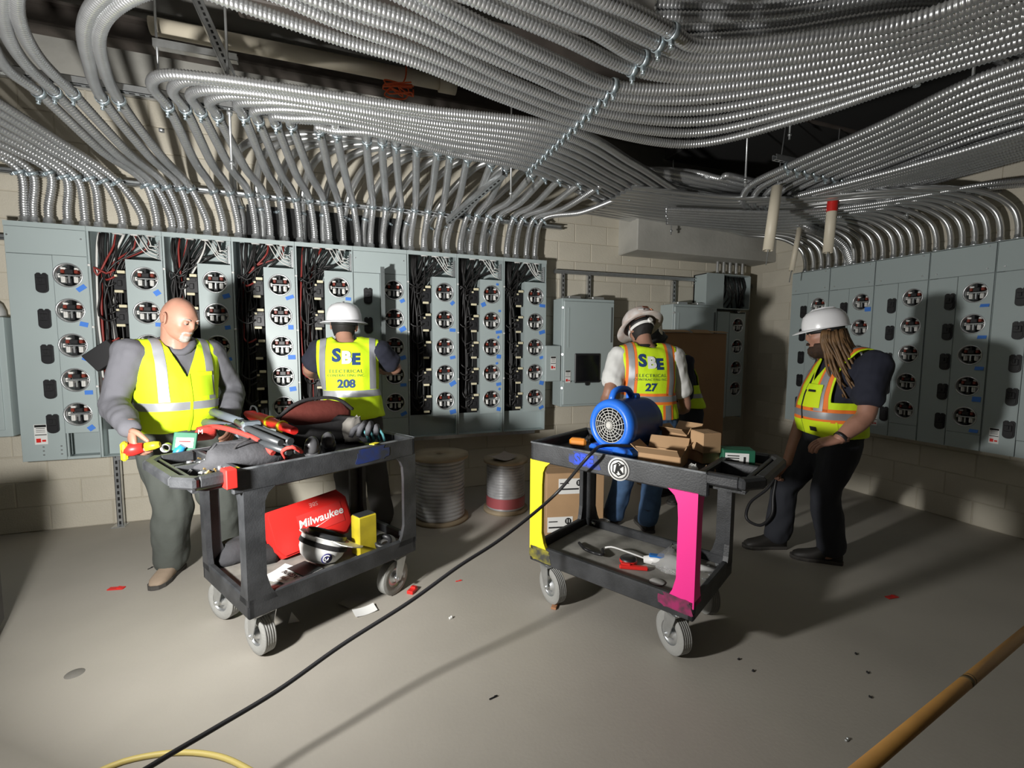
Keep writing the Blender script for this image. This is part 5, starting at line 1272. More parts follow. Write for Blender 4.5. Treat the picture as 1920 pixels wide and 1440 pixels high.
sheet('paper_scrap', PZ(662, 1128, 0), .13, .10, R(40), 'grey paper lying in the shadow under the left cart', mat('dull_paper', (.42, .40, .37), .8), curl=.006)
b = MB(); q = PZ(548, 1168, 0); b.add([q+Vector((-.02, 0, .001)), q+Vector((.035, .0, .001)), q+Vector((-.005, .03, .045)), q+Vector((-.02, .003, .001)), q+Vector((.035, .003, .001)), q+Vector((-.005, .033, .045))], [(0, 1, 2), (5, 4, 3), (0, 3, 4, 1), (1, 4, 5, 2), (2, 5, 3, 0)])
o = b.build('paper_corner', M_paper); tag(o, 'white triangular paper bit beside the near wheel of the left cart', 'paper')
b = MB(); q = PZ(140, 1263, 0); b.lathe([(.001, .0012), (.035, .0012), (.036, .0)], 20, Matrix.Translation(q)); o = b.build('floor_stain', mat('floor_stain', (.20, .19, .17), .7)); tag(o, 'dark oval stain on the floor at lower left', 'stain')
# ================================================================== people
from mathutils import noise as mnoise
M_skin1 = mat('skin_fair', (.42, .215, .15), .5, noise=.12, nscale=14)
M_skin2 = mat('skin_tan', (.36, .19, .13), .5)
M_vest = mat('lime_vest_cloth', (.66, .92, .012), .75, bump=.12, bscale=60)
M_band = mat('silver_reflective', (.33, .34, .36), .45, .25)
M_orange = mat('orange_trim', (.95, .22, .03), .7)
M_greysh = mat('grey_hoodie', (.115, .115, .13), .9, bump=.15, bscale=50)
M_navy = mat('navy_tshirt', (.016, .018, .032), .9)
M_whites = mat('white_tshirt', (.72, .72, .70), .85)
M_trgreen = mat('grey_green_trousers', (.075, .083, .074), .9, bump=.2, bscale=30)
M_trdark = mat('dark_trousers', (.022, .024, .032), .9)
M_trgrey = mat('charcoal_trousers', (.05, .048, .045), .9)
M_jeans = mat('blue_jeans', (.07, .14, .27), .9, noise=.3, nscale=12)
M_boot1 = mat('tan_boot', (.33, .25, .18), .8, noise=.2, nscale=12)
M_boot2 = mat('dark_boot', (.02, .018, .016), .6)
M_hairb = mat('brown_hair', (.19, .105, .045), .55, noise=.45, nscale=25)
M_beard = mat('dark_beard', (.045, .022, .012), .8, noise=.5, nscale=40)
M_greyb = mat('grey_stubble', (.42, .37, .34), .9, noise=.25, nscale=60)
M_hairk = mat('black_hair', (.012, .010, .009), .7)
M_hat = mat('white_hat_plastic', (.80, .80, .82), .28)
M_hatk = mat('black_hat_band', (.012, .012, .012), .6)
M_eye = mat('eye_white', (.30, .27, .25), .3); M_iris = mat('dark_eye', (.02, .015, .01), .2)
M_txt = mat('navy_print', (.012, .045, .16), .7); M_txtw = mat('white_print', (.8, .8, .8), .7)
def ring_at(c, s, f, rx, ry, n=20, p=1.):
    out = []
    for k in range(n):
        a = 2*math.pi*k/n; ca, sa = math.cos(a), math.sin(a)
        x = math.copysign(abs(ca)**p, ca); y = math.copysign(abs(sa)**p, sa)
        out.append(c+s*(rx*x)+f*(ry*y))
    return out
def limb(mb, pts, rad, n=14, inf=0., endcap=True):
    """tapered limb through joints with rounded ends"""
    P = cat_rom(pts, .035); L = np.r_[0, np.cumsum(np.linalg.norm(np.diff(P, axis=0), axis=1))]
    Kp = [0]+[0]*(len(pts)-1)
    kn = [float(L[int(np.argmin(np.linalg.norm(P-np.array(q), axis=1)))]) for q in pts]
    rr = np.interp(L, kn, rad)+inf
    pl = [Vector(p) for p in P]
    t0 = (pl[0]-pl[1]).normalized(); t1 = (pl[-1]-pl[-2]).normalized()
    pl = [pl[0]+t0*rr[0]*.75, pl[0]+t0*rr[0]*.45]+pl+([pl[-1]+t1*rr[-1]*.35, pl[-1]+t1*rr[-1]*.6] if endcap else [])
    r2 = [rr[0]*.4, rr[0]*.85]+list(rr)+([rr[-1]*.85, rr[-1]*.4] if endcap else [])
    mb.tube(pl, r2, n)
def torso(mb, J, secs, inf=0., n=28):
    """secs: (t along pelvis-chest-neck, half width, half depth, forward shift)"""
    P, C, N = J['P'], J['C'], J['N']; rings = []
    for t, rx, ry, fs in secs:
        c = P+(C-P)*t if t <= 1 else C+(N-C)*(t-1)
        q = min(max(t/2, 0), 1); s = J['sp'].lerp(J['s'], q).normalized(); f = J['fp'].lerp(J['f'], q).normalized()
        rings.append(ring_at(c+f*fs, s, f, rx+inf, ry+inf, n, .88))
    mb.loft(rings)
def remesh(mb, vox, smooth=6, name='tmp', disp=0., dscale=9., stretch=(1, 1, 1), seed=0.):
    me = mb.mesh(name, [])
    bm = bmesh.new(); bm.from_mesh(me); bmesh.ops.recalc_face_normals(bm, faces=bm.faces); bm.to_mesh(me); bm.free()
    o = bpy.data.objects.new(name, me); COL.objects.link(o)
    m = o.modifiers.new('r', 'REMESH'); m.mode = 'VOXEL'; m.voxel_size = vox; m.use_smooth_shade = True
    m = o.modifiers.new('s', 'SMOOTH'); m.factor = .5; m.iterations = smooth
    dg = bpy.context.evaluated_depsgraph_get(); out = bpy.data.meshes.new_from_object(o.evaluated_get(dg))
    bpy.data.objects.remove(o); bpy.data.meshes.remove(me)
    if disp:
        n = len(out.vertices); co = np.empty(n*3, np.float32); out.vertices.foreach_get('co', co); co = co.reshape(-1, 3)
        nr = np.empty(n*3, np.float32); out.vertex_normals.foreach_get('vector', nr); nr = nr.reshape(-1, 3)
        d = np.array([mnoise.noise(Vector((c[0]*stretch[0]*dscale+seed, c[1]*stretch[1]*dscale, c[2]*stretch[2]*dscale)))+.5*mnoise.noise(Vector((c[0]*stretch[0]*dscale*2.3+seed+7, c[1]*stretch[1]*dscale*2.3, c[2]*stretch[2]*dscale*2.3))) for c in co])
        co += nr*(d*disp)[:, None].astype(np.float32); out.vertices.foreach_set('co', co.ravel()); out.update()
    return out
def cutmesh(me, cuts):
    """cuts: list of (planes[(co,no)...], test(center)->delete)"""
    bm = bmesh.new(); bm.from_mesh(me)
    for planes, test in cuts:
        for co, no in planes:
            bmesh.ops.bisect_plane(bm, geom=bm.verts[:]+bm.edges[:]+bm.faces[:], plane_co=co, plane_no=no, dist=1e-5)
        bmesh.ops.delete(bm, geom=[f for f in bm.faces if test(f.calc_center_median())], context='FACES')
    bmesh.ops.remove_doubles(bm, verts=bm.verts[:], dist=4e-4); bmesh.ops.dissolve_degenerate(bm, edges=bm.edges[:], dist=4e-4)
    for f in bm.faces: f.smooth = True
    bm.to_mesh(me); bm.free(); return me
def shell(me, th):
    bm = bmesh.new(); bm.from_mesh(me); bmesh.ops.solidify(bm, geom=bm.faces[:], thickness=th)
    for f in bm.faces: f.smooth = True
    bm.to_mesh(me); bm.free(); return me
def region(me, planes, test, off):
    """strip of a surface lifted off it"""
    m2 = me.copy(); cutmesh(m2, [(planes, lambda c: not test(c))])
    n = len(m2.vertices)
    if n:
        co = np.empty(n*3, np.float32); m2.vertices.foreach_get('co', co); nr = np.empty(n*3, np.float32); m2.vertex_normals.foreach_get('vector', nr)
        m2.vertices.foreach_set('co', co+nr*off); m2.update()
    return m2
def put(name, me, m, parent, th=0.):
    if th: shell(me, th)
    me.materials.clear(); me.materials.append(m)
    o = ORG.get(parent, Vector((0, 0, 0))); me.transform(Matrix.Translation(-o)); me.name = name
    return link(name, me, parent)
def head_verts(style):
    """sculpted head: forward +x, left +y, up +z, about .24 tall"""
    n, m = 72, 56; vs = []
    for i in range(m+1):
        t = math.pi*(i/m); t = min(max(t, .02), math.pi-.02)
        for k in range(n):
            a = 2*math.pi*k/n
            vs.append([.098*math.sin(t)*math.cos(a)-.004, .077*math.sin(t)*math.sin(a), -.120*math.cos(t)])
    V = np.array(vs)
    z = V[:, 2]; lo = np.clip((-z-.01)/.11, 0, 1)
    V[:, 1] *= 1-.22*lo*(V[:, 0] > -.2)
    back = (V[:, 0] < 0); V[:, 0] += np.where(back, lo*.055*(-V[:, 0]/.1), 0)
    front = V[:, 0] > .03; V[:, 0] += np.where(front, np.clip((-z-.03)/.09, 0, 1)*.020, 0)
    V[:, 2] += np.where((z > .0) & back, .006*np.sin(np.clip(-V[:, 0]/.1, 0, 1)*math.pi), 0)
    def br(c, r, d):
        c = np.array(c); w_ = np.exp(-((V-c)**2).sum(1)/(r*r)); V[:] += w_[:, None]*np.array(d)[None]
    for s in (-1, 1):
        br((.085, s*.030, .030), .020, (.008, 0, 0)); br((.092, s*.031, .010), .015, (-.013, 0, .0)); br((.070, s*.052, -.018), .022, (.005, s*.005, 0))
        br((.10, s*.012, -.030), .009, (.007, s*.004, 0)); br((.075, s*.045, -.055), .022, (-.006, -s*.003, 0)); br((.03, s*.06, -.085), .03, (0, s*.006, 0))
    br((.098, 0, .008), .012, (.010, 0, 0)); br((.102, 0, -.012), .011, (.016, 0, 0)); br((.108, 0, -.027), .012, (.020, 0, .0)); br((.10, 0, -.042), .009, (-.006, 0, 0))
    br((.10, 0, -.054), .012, (.008, 0, 0)); br((.10, 0, -.068), .012, (.007, 0, 0)); br((.103, 0, -.0605), .005, (-.007, 0, 0)); br((.095, 0, -.078), .010, (-.006, 0, 0)); br((.085, 0, -.100), .024, (.012, 0, -.004))
    br((.09, 0, .06), .035, (.004, 0, 0))
    return V, n, m
def head_mesh(style=None):
    V, n, m = head_verts(style); mb = MB()
    fs = [(i*n+k, i*n+(k+1) % n, (i+1)*n+(k+1) % n, (i+1)*n+k) for i in range(m) for k in range(n)]
    fs += [tuple(range(n-1, -1, -1)), tuple(m*n+k for k in range(n))]
    mb.add(V, fs, 0, True)
    for s in (-1, 1):
        Mr = Matrix.Rotation(R(-8), 3, 'Y') @ Matrix.Rotation(R(22*s), 3, 'Z')
        mb.ell((-.008, s*.076, .002), (.021, .009, .032), Mr, 14, 10)
        mb.tube([Vector((-.008, s*.083, .002))+Mr @ Vector((.019*math.cos(a), 0, .030*math.sin(a))) for a in np.linspace(-2.2, 2.6, 14)], .0045, 6)
    return mb
def add_hand(mb, w_, d, nrm, side, curl=.5, spread=.0, L=1., thumb=None):
    """w_ wrist, d towards the fingers, nrm out of the palm, side +1: thumb along +side axis"""
    d = Vector(d).normalized(); nrm = Vector(nrm); nrm = (nrm-d*nrm.dot(d)).normalized(); s = d.cross(nrm)*side
    w_ = Vector(w_)
    rings = []
    for t, rx, ry in ((-.045, .026, .020), (0, .028, .019), (.03, .038, .017), (.065, .043, .016), (.09, .042, .013), (.10, .036, .009)):
        rings.append(ring_at(w_+d*t*L, s, nrm, rx*L, ry*L, 14, .8))
    mb.loft(rings)
    for i, (off, ln) in enumerate(((.030, .078), (.010, .086), (-.011, .080), (-.031, .062))):
        p = w_+d*.085*L+s*off*L; dd = (d+s*(off*spread*8)).normalized(); pts = [p-dd*.02*L, p]; c = 0
        for j, f in enumerate((.46, .30, .24)):
            c += curl*(.75 if j == 0 else 1.0)
            dv = (dd*math.cos(c)+nrm*math.sin(c)); p = p+dv*ln*f*L; pts.append(p)
        mb.tube(cat_rom(pts, .012*L), [.0095*L]*len(cat_rom(pts, .012*L)), 8)
        mb.ell(p, (.0088*L,)*3, None, 8, 5)
    tb = w_+d*.025*L+s*.030*L
    td = (d*.75+s*.65+nrm*(.25+.4*curl)).normalized() if thumb is None else Vector(thumb).normalized()
    t2 = (td+d*.5-s*.35*curl+nrm*.3*curl).normalized()
    pts = [tb-td*.01, tb+td*.035*L, tb+td*.035*L+t2*.03*L, tb+td*.035*L+t2*.055*L]
    cr = cat_rom(pts, .012*L); mb.tube(cr, list(np.linspace(.015, .009, len(cr))*L), 8); mb.ell(cr[-1], (.009*L,)*3, None, 8, 5)
def boot(mb, heel, d, L=.29, h=.11, w_=.052):
    d = Vector((d[0], d[1], 0)).normalized(); s = Vector((-d.y, d.x, 0)); heel = Vector((heel[0], heel[1], 0))
    up = Vector((0, 0, 1))
    secs = [(-.005, .030, .02, .07), (.0, .040, .0, .11), (.05, .043, .0, .125), (.10, .043, .0, .115), (.15, .048, .0, .085), (.20, .052, .0, .068), (.25, .048, .0, .058), (.28, .034, .005, .045), (.29, .018, .01, .03)]
    rings = []
    for t, hw, z0, z1 in secs:
        c = heel+d*t*L/.29; r = []
        for k in range(14):
            a = 2*math.pi*k/14; x = math.copysign(abs(math.cos(a))**.7, math.cos(a))*hw; z = (z0+z1)/2+(z1-z0)/2*math.copysign(abs(math.sin(a))**.7, math.sin(a))
            r.append(c+s*x+up*z)
        rings.append(r)
    mb.loft(rings)
    mb.tube([heel+d*.05+up*.06, heel+d*.048+up*.15, heel+d*.045+up*.19], [.05, .05, .052], 12)
def sole(mb, heel, d, L=.29):
    d = Vector((d[0], d[1], 0)).normalized(); s = Vector((-d.y, d.x, 0)); heel = Vector((heel[0], heel[1], 0)); o = []
    for t, hw in ((-.012, .02), (.0, .042), (.06, .046), (.13, .046), (.2, .056), (.26, .051), (.295, .03), (.303, .01)): o.append((t*L/.29, hw))
    pts = [heel+d*t+s*w_ for t, w_ in o]+[heel+d*t-s*w_ for t, w_ in reversed(o)]
    n = len(pts); mb.add([p+Vector((0, 0, .001)) for p in pts]+[p+Vector((0, 0, .024)) for p in pts], [tuple(range(n)), tuple(range(2*n-1, n-1, -1))]+[(i, (i+1) % n, n+(i+1) % n, n+i) for i in range(n)])
TORSO = [(-.28, .10, .075, 0), (-.2, .145, .105, 0), (0, .165, .118, 0), (.3, .155, .112, .01), (.6, .150, .112, .015), (1.0, .172, .118, .01), (1.35, .182, .108, 0), (1.6, .185, .088, -.005), (1.78, .15, .072, -.01), (1.95, .085, .065, -.005), (2.08, .058, .058, 0)]
def person(label, J, bulk=1., belly=0., skin=None, shirt=None, sleeve='long', trous=None, boots=None, vest=None, head=None, vox=.008, hands=(True, True), tr_inf=.022, sh_inf=.012, legw=1., armw=1.):
    """J: P C N f fp L/R shoulder, elbow, wrist, hip, knee, ankle, heel, toe, hand dirs"""
    for k in list(J):
        if k in ('f', 'fp') or not isinstance(J[k], tuple): pass
    J['skin'] = skin
    J['f'] = Vector(J['f']).normalized(); J['s'] = Vector((-J['f'].y, J['f'].x, 0)).normalized()
    J['fp'] = Vector(J.get('fp', J['f'])).normalized(); J['sp'] = Vector((-J['fp'].y, J['fp'].x, 0)).normalized()
    t = thing('person', label, 'person', (J['P'].x, J['P'].y, 0))
    secs = [(a, b_*bulk, c*bulk+belly*math.exp(-((a-.45)/.45)**2), d+belly*.6*math.exp(-((a-.45)/.45)**2)) for a, b_, c, d in TORSO]
    AR = [.068*armw, .052*armw, .044*armw, .047*armw, .030*armw]; LR = [.095*legw, .088*legw, .062*legw, .060*legw, .043*legw]
    def arm(sd):
        S, E, W_ = J[sd+'S'], J[sd+'E'], J[sd+'W']; return [S, S.lerp(E, .5), E, E.lerp(W_, .35), W_]
    def leg(sd):
        H, K, A = J[sd+'H'], J[sd+'K'], J[sd+'A']; return [H, H.lerp(K, .45), K, K.lerp(A, .35), A]
    mb = MB(); torso(mb, J, secs)
    for sd in 'LR':
        limb(mb, arm(sd), AR); limb(mb, leg(sd), LR)
        limb(mb, [J[sd+'A'], J[sd+'A']+Vector((0, 0, -.03)), J[sd+'A']+(J[sd+'T']-J[sd+'A']).normalized()*.12+Vector((0, 0, -.02))], [.045, .045, .035])
    Hc, hf, hu = J['head'], Vector(J['hf']).normalized(), Vector(J.get('hu', (0, 0, 1)))
    hl = hu.cross(hf).normalized(); hu = hf.cross(hl)
    hs = J.get('hs', 1.)
    MHD = Matrix(((hf.x, hl.x, hu.x, Hc.x), (hf.y, hl.y, hu.y, Hc.y), (hf.z, hl.z, hu.z, Hc.z), (0, 0, 0, 1))) @ Matrix.Scale(hs, 4)
    J['MH'] = MHD
    nk = MHD @ Vector((-.018, 0, -.035)); nw = J.get('neckr', .060)
    limb(mb, [J['N']+Vector((0, 0, -.05)), J['N'].lerp(nk, .5), nk], [nw*1.25, nw, nw*.98])
    core = remesh(mb, vox)
    hb = head_mesh(); hb.v = [tuple(MHD @ Vector(v)) for v in hb.v]
    for sd, on in zip('LR', hands):
        if on:
            d, nrm, curl = J[sd+'hand'][:3]; add_hand(hb, J[sd+'W'], d, nrm, -1 if sd == 'L' else 1, curl, L=1.02*hs)
    o0 = bmesh.new(); o0.from_mesh(core); m2 = hb.mesh('h', []); o0.from_mesh(m2); 
    for f in o0.faces: f.smooth = True
    o0.to_mesh(core); o0.free()
    body = put('body', core, skin, t)
    # trousers
    mb = MB(); torso(mb, J, [x for x in secs if x[0] <= .35], .016)
    for sd in 'LR': limb(mb, leg(sd)[:-1]+[J[sd+'A']+Vector((0, 0, .0))], LR[:3]+[LR[3]*1.12, LR[4]*1.45], 16, tr_inf)
    put('trousers', remesh(mb, .011, 5, disp=.018, dscale=8, stretch=(1, 1, .55), seed=J['P'].x), trous, t)
    # shirt
    mb = MB(); torso(mb, J, [x for x in secs if -.1 <= x[0] <= 1.97], sh_inf)
    for sd in 'LR':
        a = arm(sd)
        if sleeve == 'long': limb(mb, a, AR, 14, sh_inf)
        else: limb(mb, [a[0], a[0].lerp(a[2], .45), a[0].lerp(a[2], .68)], [AR[0], AR[1]*1.15, AR[1]*1.22], 14, sh_inf+.006)
    put('shirt', remesh(mb, .010, 5, disp=.014, dscale=8, seed=J['C'].y*3), shirt, t)
    mb = MB(); ms = MB()
    for sd in 'LR':
        d = J[sd+'T']-J[sd+'Hl']; boot(mb, J[sd+'Hl'], d); sole(ms, J[sd+'Hl'], d)
        o = mb.build('boot', boots, t, world=True); mb = MB(); ms.build('sole', mat('boot_sole', (.06, .055, .05), .8), o, world=True); ms = MB()
    # vest
    if vest:
        f, s, C = J['f'], J['s'], J['C']; up = Vector((0, 0, 1))
        vi = vest.get('inf', .034)
        vs = [(a, b_+.006*(a < 1), c, d) for a, b_, c, d in secs if -.12 <= a <= 1.97]
        mb = MB(); torso(mb, J, vs, vi); 
        for sd in 'LR': limb(mb, [J['N'].lerp(J[sd+'S'], .45)+Vector((0, 0, -.03)), J[sd+'S']+Vector((0, 0, -.012))], [.07, .066], 14, vi*.7)
        me = remesh(mb, .011, 8, disp=.011, dscale=6, seed=J['C'].x*5+2, stretch=(1, 1, .8))
        lat = lambda c: (c-C).dot(s); fwd = lambda c: (c-C).dot(f)
        aw, zp, zh = vest.get('aw', .165), vest['armpit'], vest['hem']
        nz = J['N'].z-.0
        cuts = [([(Vector((0, 0, zh)), up)], lambda c: c.z < zh),
                ([(C+s*aw, s), (C-s*aw, s), (Vector((0, 0, zp)), up)], lambda c: abs(lat(c)) > aw and c.z > zp)]
        Nn = J['N']
        vb = vest.get('vbot', Nn.z-.20)
        # V neck in front and round neck hole
        def vtest(c):
            h_ = (c.z-vb)/(Nn.z-vb); return (fwd(c) > -.02 and h_ > 0 and abs((c-Nn).dot(s)) < .085*min(h_, 1)) or ((c-Nn).length < .098)
        a1 = (s*(Nn.z-vb)-up*.085).normalized(); base = Nn.copy(); base.z = vb
        cuts.append(([(base, (s*(Nn.z-vb)-up*.085)), (base, (s*(Nn.z-vb)+up*.085))], vtest))
        cutmesh(me, cuts)
        src = me.copy()
        vo = put('vest', me, M_vest, t, .006); J['vest'] = vo
        def strip(name, planes, test, off, m):
            q = region(src, planes, test, off)
            if len(q.polygons): put(name, q, m, vo)
            else: bpy.data.meshes.remove(q)
        hz0, hz1 = vest['band']; 
        tr = vest.get('trim')
        if tr: strip('orange_trim', [(Vector((0, 0, hz0-.022)), up), (Vector((0, 0, hz1+.022)), up)], lambda c: hz0-.022 < c.z < hz1+.022, .0015, M_orange)
        strip('reflective_band', [(Vector((0, 0, hz0)), up), (Vector((0, 0, hz1)), up)], lambda c: hz0 < c.z < hz1, .004, M_band)
        for sg in (-1, 1):
            x0, x1 = vest.get('strap', (.085, .135))
            for kind, e, off, m in ([('orange_trim', .02, .0015, M_orange)] if tr else [])+[('reflective_band', 0, .004, M_band)]:
                a_, b_ = sorted((sg*(x0-e), sg*(x1+e)))
                for fs in (-1, 1):
                    strip(kind, [(C+s*a_, s), (C+s*b_, s), (Vector((0, 0, hz1+.004)), up)], lambda c: a_ < lat(c) < b_ and c.z > hz1+.004 and fwd(c)*fs > 0 and c.z < 2, off, m)
        if tr == 'full':
            for sg in (-1, 1):
                a_, b_ = sorted((sg*.11, sg*.16))
                strip('reflective_band', [(C+s*a_, s), (C+s*b_, s), (Vector((0, 0, hz0-.004)), up)], lambda c: a_ < lat(c) < b_ and c.z < hz0-.024 and fwd(c) < 0, .004, M_band)
                a2, b2 = sorted((sg*.09, sg*.18))
                strip('orange_trim', [(C+s*a2, s), (C+s*b2, s), (Vector((0, 0, hz0-.024)), up)], lambda c: a2 < lat(c) < b2 and c.z < hz0-.024 and fwd(c) < 0, .002, M_orange)
        # front zip
        if vest.get('zip'):
            q = region(src, [(C+s*.008, s), (C-s*.008, s)], lambda c: abs(lat(c)) < .008 and fwd(c) > 0, .005)
            put('zipper', q, vest['zip'], vo)
        J['src'] = src
        J['bvh'] = BVHTree.FromPolygons([v.co.copy() for v in src.vertices], [tuple(p.vertices) for p in src.polygons])
    return t
def print_on(J, body, size, dx, z, m, name='lettering', back=True, bold=0., off=.006, spacing=1., parent=None, mesh=None):
    """lettering projected on the vest"""
    f = J['f']*(1 if back else -1); up = Vector((0, 0, 1)); x = f.cross(up).normalized()
    me = mesh or text_mesh(body, size, bold=bold, spacing=spacing)
    base = J['C'].copy(); base.z = 0
    for v in me.vertices:
        p = base+x*(v.co.x+dx)+up*(v.co.y+z)-f*.6
        h = J['bvh'].ray_cast(p, f)
        v.co = (h[0]-f*off) if h[0] else p+f*.46
    return put(name, me, m, parent or J['vest'])
def patch(J, out, dx, z, m, name, back, off=.006, n=6):
    """flat printed or sewn patch projected on the vest; out = list of rectangles (x0,x1,y0,y1)"""
    mb = MB()
    for (x0, x1, y0, y1) in out:
        vs = [(lerp(x0, x1, i/n), lerp(y0, y1, j/n), 0) for i in range(n+1) for j in range(n+1)]
        mb.add(vs, [(i*(n+1)+j, (i+1)*(n+1)+j, (i+1)*(n+1)+j+1, i*(n+1)+j+1) for i in range(n) for j in range(n)], 0, True)
    me = mb.mesh(name, [])
    return print_on(J, '', 0, dx, z, m, name, back, off=off, mesh=me)
def beard_of(J, t, m, off, name, region_, jit=.2, smooth=False):
    V, n, mm = head_verts(None); mb = MB(); MHD = J['MH']; idx = {}; g = random.Random(8)
    keep = []
    for i in range(mm):
        for k in range(n):
            q = [i*n+k, i*n+(k+1) % n, (i+1)*n+(k+1) % n, (i+1)*n+k]
            c = V[q].mean(0)
            if region_(c): keep.append(q)
    used = sorted({i for q in keep for i in q}); mp = {i: j for j, i in enumerate(used)}
    cen = np.array((0, 0, -.01))
    vs = []
    cnt = {}
    for q in keep:
        for i in q: cnt[i] = cnt.get(i, 0)+1
    for i in used:
        p = V[i]; d = p-cen; d /= np.linalg.norm(d); o = off(p)*(1+g.uniform(-jit, jit)) if cnt[i] == 4 else -.001
        vs.append(tuple(MHD @ Vector(p+d*o)))
    mb.add(vs, [tuple(mp[i] for i in q) for q in keep], 0, True)
    return mb.build(name, m, t, world=True, fix=False)
def face(J, t, gaze=-.35, brow=None):
    MHD = J['MH']; hs = J.get('hs', 1.)
    for s in (-1, 1):
        b = MB(); b.ell(MHD @ Vector((.0775, s*.031, .009)), (.0125*hs,)*3, None, 12, 8); e = b.build('eye', M_eye, t, world=True)
        b = MB(); b.ell(MHD @ Vector((.0772, s*.031, .009-.006*gaze)), (.0142*hs, .0150*hs, .0125*hs), MHD.to_3x3().normalized(), 12, 8); b.build('eyelid', J['skin'], e, world=True)
        b = MB(); b.ell(MHD @ Vector((.0865, s*.031, .009+.006*gaze)), (.0055*hs,)*3, None, 10, 6); b.build('iris', M_iris, e, world=True)
        if brow:
            b = MB(); b.tube([MHD @ Vector((.093, s*.016, .026)), MHD @ Vector((.093, s*.03, .031)), MHD @ Vector((.080, s*.048, .028))], [.004, .005, .003], 6); b.build('eyebrow', brow, t, world=True)
def hard_hat(J, t, m, style, label, roll=0., pitch=0., dz=.035, sc=1.):
    M = J['MH'] @ Matrix.Scale(sc, 4) @ Matrix.Translation((-.005, 0, dz)) @ Matrix.Rotation(R(pitch), 4, 'Y') @ Matrix.Rotation(R(roll), 4, 'X')
    h = thing('hard_hat', label, 'hard hat', M @ Vector((0, 0, 0)))
    A, Bq = 1.14, 1.0
    prof = [(.118, .0), (.119, .02), (.116, .05), (.106, .085), (.085, .112), (.05, .128), (.001, .132)]
    def ovl(p): return M @ Vector((p[0]*A, p[1]*Bq, p[2]))
    b = MB(); n = 40; rg = []
    for r, z in prof: rg.append([ovl((r*math.cos(2*math.pi*k/n), r*math.sin(2*math.pi*k/n), z)) for k in range(n)])
    b.loft(rg, cap=False)
    rg = [[ovl(((r-.004)*math.cos(2*math.pi*k/n), (r-.004)*math.sin(2*math.pi*k/n), z-.004)) for k in range(n)] for r, z in prof]
    b.loft(rg, cap=False)
    # brim
    rin, rout = [], []
    for k in range(n):
        a = 2*math.pi*k/n; c = math.cos(a)
        if style == 'full': w_ = .040+.022*max(c, 0)**2+.010*max(-c, 0); dr = -.016
        else: w_ = .008+.045*max(c, 0)**1.5; dr = -.004-.016*max(c, 0)**1.5
        rin.append((.117*math.cos(a), .117*math.sin(a), .004)); rr = .117+w_
        rout.append((rr*math.cos(a), rr*math.sin(a), .004+dr))
    b.loft([[ovl(p) for p in rin], [ovl(tuple(lerp(np.array(p), np.array(q), .5)+np.array((0, 0, .002)))) for p, q in zip(rin, rout)], [ovl(p) for p in rout], [ovl((p[0]*1.005, p[1]*1.005, p[2]-.004)) for p in rout], [ovl((p[0], p[1], p[2]-.008)) for p in rin]], cap=False)
    b.build('hat_shell', m, h, world=True, fix=True)
    b = MB(); b.tube([ovl((x, 0, z+.002)) for x, z in ((.112, .03), (.10, .085), (.05, .127), (0, .134), (-.05, .127), (-.10, .085), (-.112, .03))], .006, 6)
    if style == 'cap':
        for s in (-.03, .03): b.tube([ovl((x, s, z)) for x, z in ((.09, .085), (.045, .122), (0, .128), (-.045, .122), (-.09, .085))], .005, 6)
    b.build('hat_ridge', m, h, world=True)
    b = MB(); b.lathe([(.094, -.03), (.098, -.03), (.098, .0), (.094, .0)], 28, M @ Matrix.Diagonal((1.12, .92, 1, 1))); b.build('head_band', M_hatk if style != 'sticker' else M_white, h, world=True)
    J['MHAT'] = M; return h
# ------------------------------------------------ the bald worker at the left cart
V3 = Vector
f = V3((.60, -.80, 0)).normalized(); s = V3((.80, .60, 0))
J = dict(P=V3((-1.03, 3.52, .93)), C=V3((-1.01, 3.49, 1.27)), N=V3((-.985, 3.45, 1.475)), f=f, head=PY(336, 600, 3.37), hf=(.80, -.50, -.34), hs=1.10, neckr=.075)
sh = V3((-1.005, 3.47, 1.425)); J.update(LS=sh+s*.205, RS=sh-s*.215, RE=PY(214, 757, 3.30), RW=PY(246, 805, 3.02), LE=PY(437, 728, 3.70), LW=PY(428, 790, 3.45))
J.update(LH=J['P']+s*.10+V3((0, 0, -.03)), RH=J['P']-s*.10+V3((0, 0, -.03)), RK=PY(322, 945, 3.38), RA=V3((-1.075, 3.45, .09)), LK=PY(418, 950, 3.45), LA=V3((-.76, 3.58, .09)))
J.update(RHl=V3((-1.05, 3.52, 0)), RT=V3((-1.10, 3.25, 0)), LHl=V3((-.76, 3.64, 0)), LT=V3((-.62, 3.40, 0)))
J['Rhand'] = ((.20, -.45, -.75), (.75, .5, .05), .65); J['Lhand'] = ((.2, -.6, -.5), (-.5, -.2, -.3), .5)
m1 = person('bald man with grey goatee, lime vest and grey hoodie, behind the left cart', J, 1.13, .035, M_skin1, M_greysh, 'long', M_trgreen, M_boot1,
            dict(hem=.925, armpit=1.20, band=(1.075, 1.125), aw=.225, strap=(.105, .155), zip=mat('lime_zip', (.45, .66, .01), .6), vbot=1.27, inf=.040), vox=.008, tr_inf=.034, sh_inf=.018, armw=1.2, legw=1.08)
face(J, m1, -.8, M_greyb)
beard_of(J, m1, M_greyb, lambda p: .0035, 'goatee', lambda c: c[0] > .055 and c[2] < -.040 and abs(c[1]) < .034 and not (-.064 < c[2] < -.052 and abs(c[1]) < .022), .25)
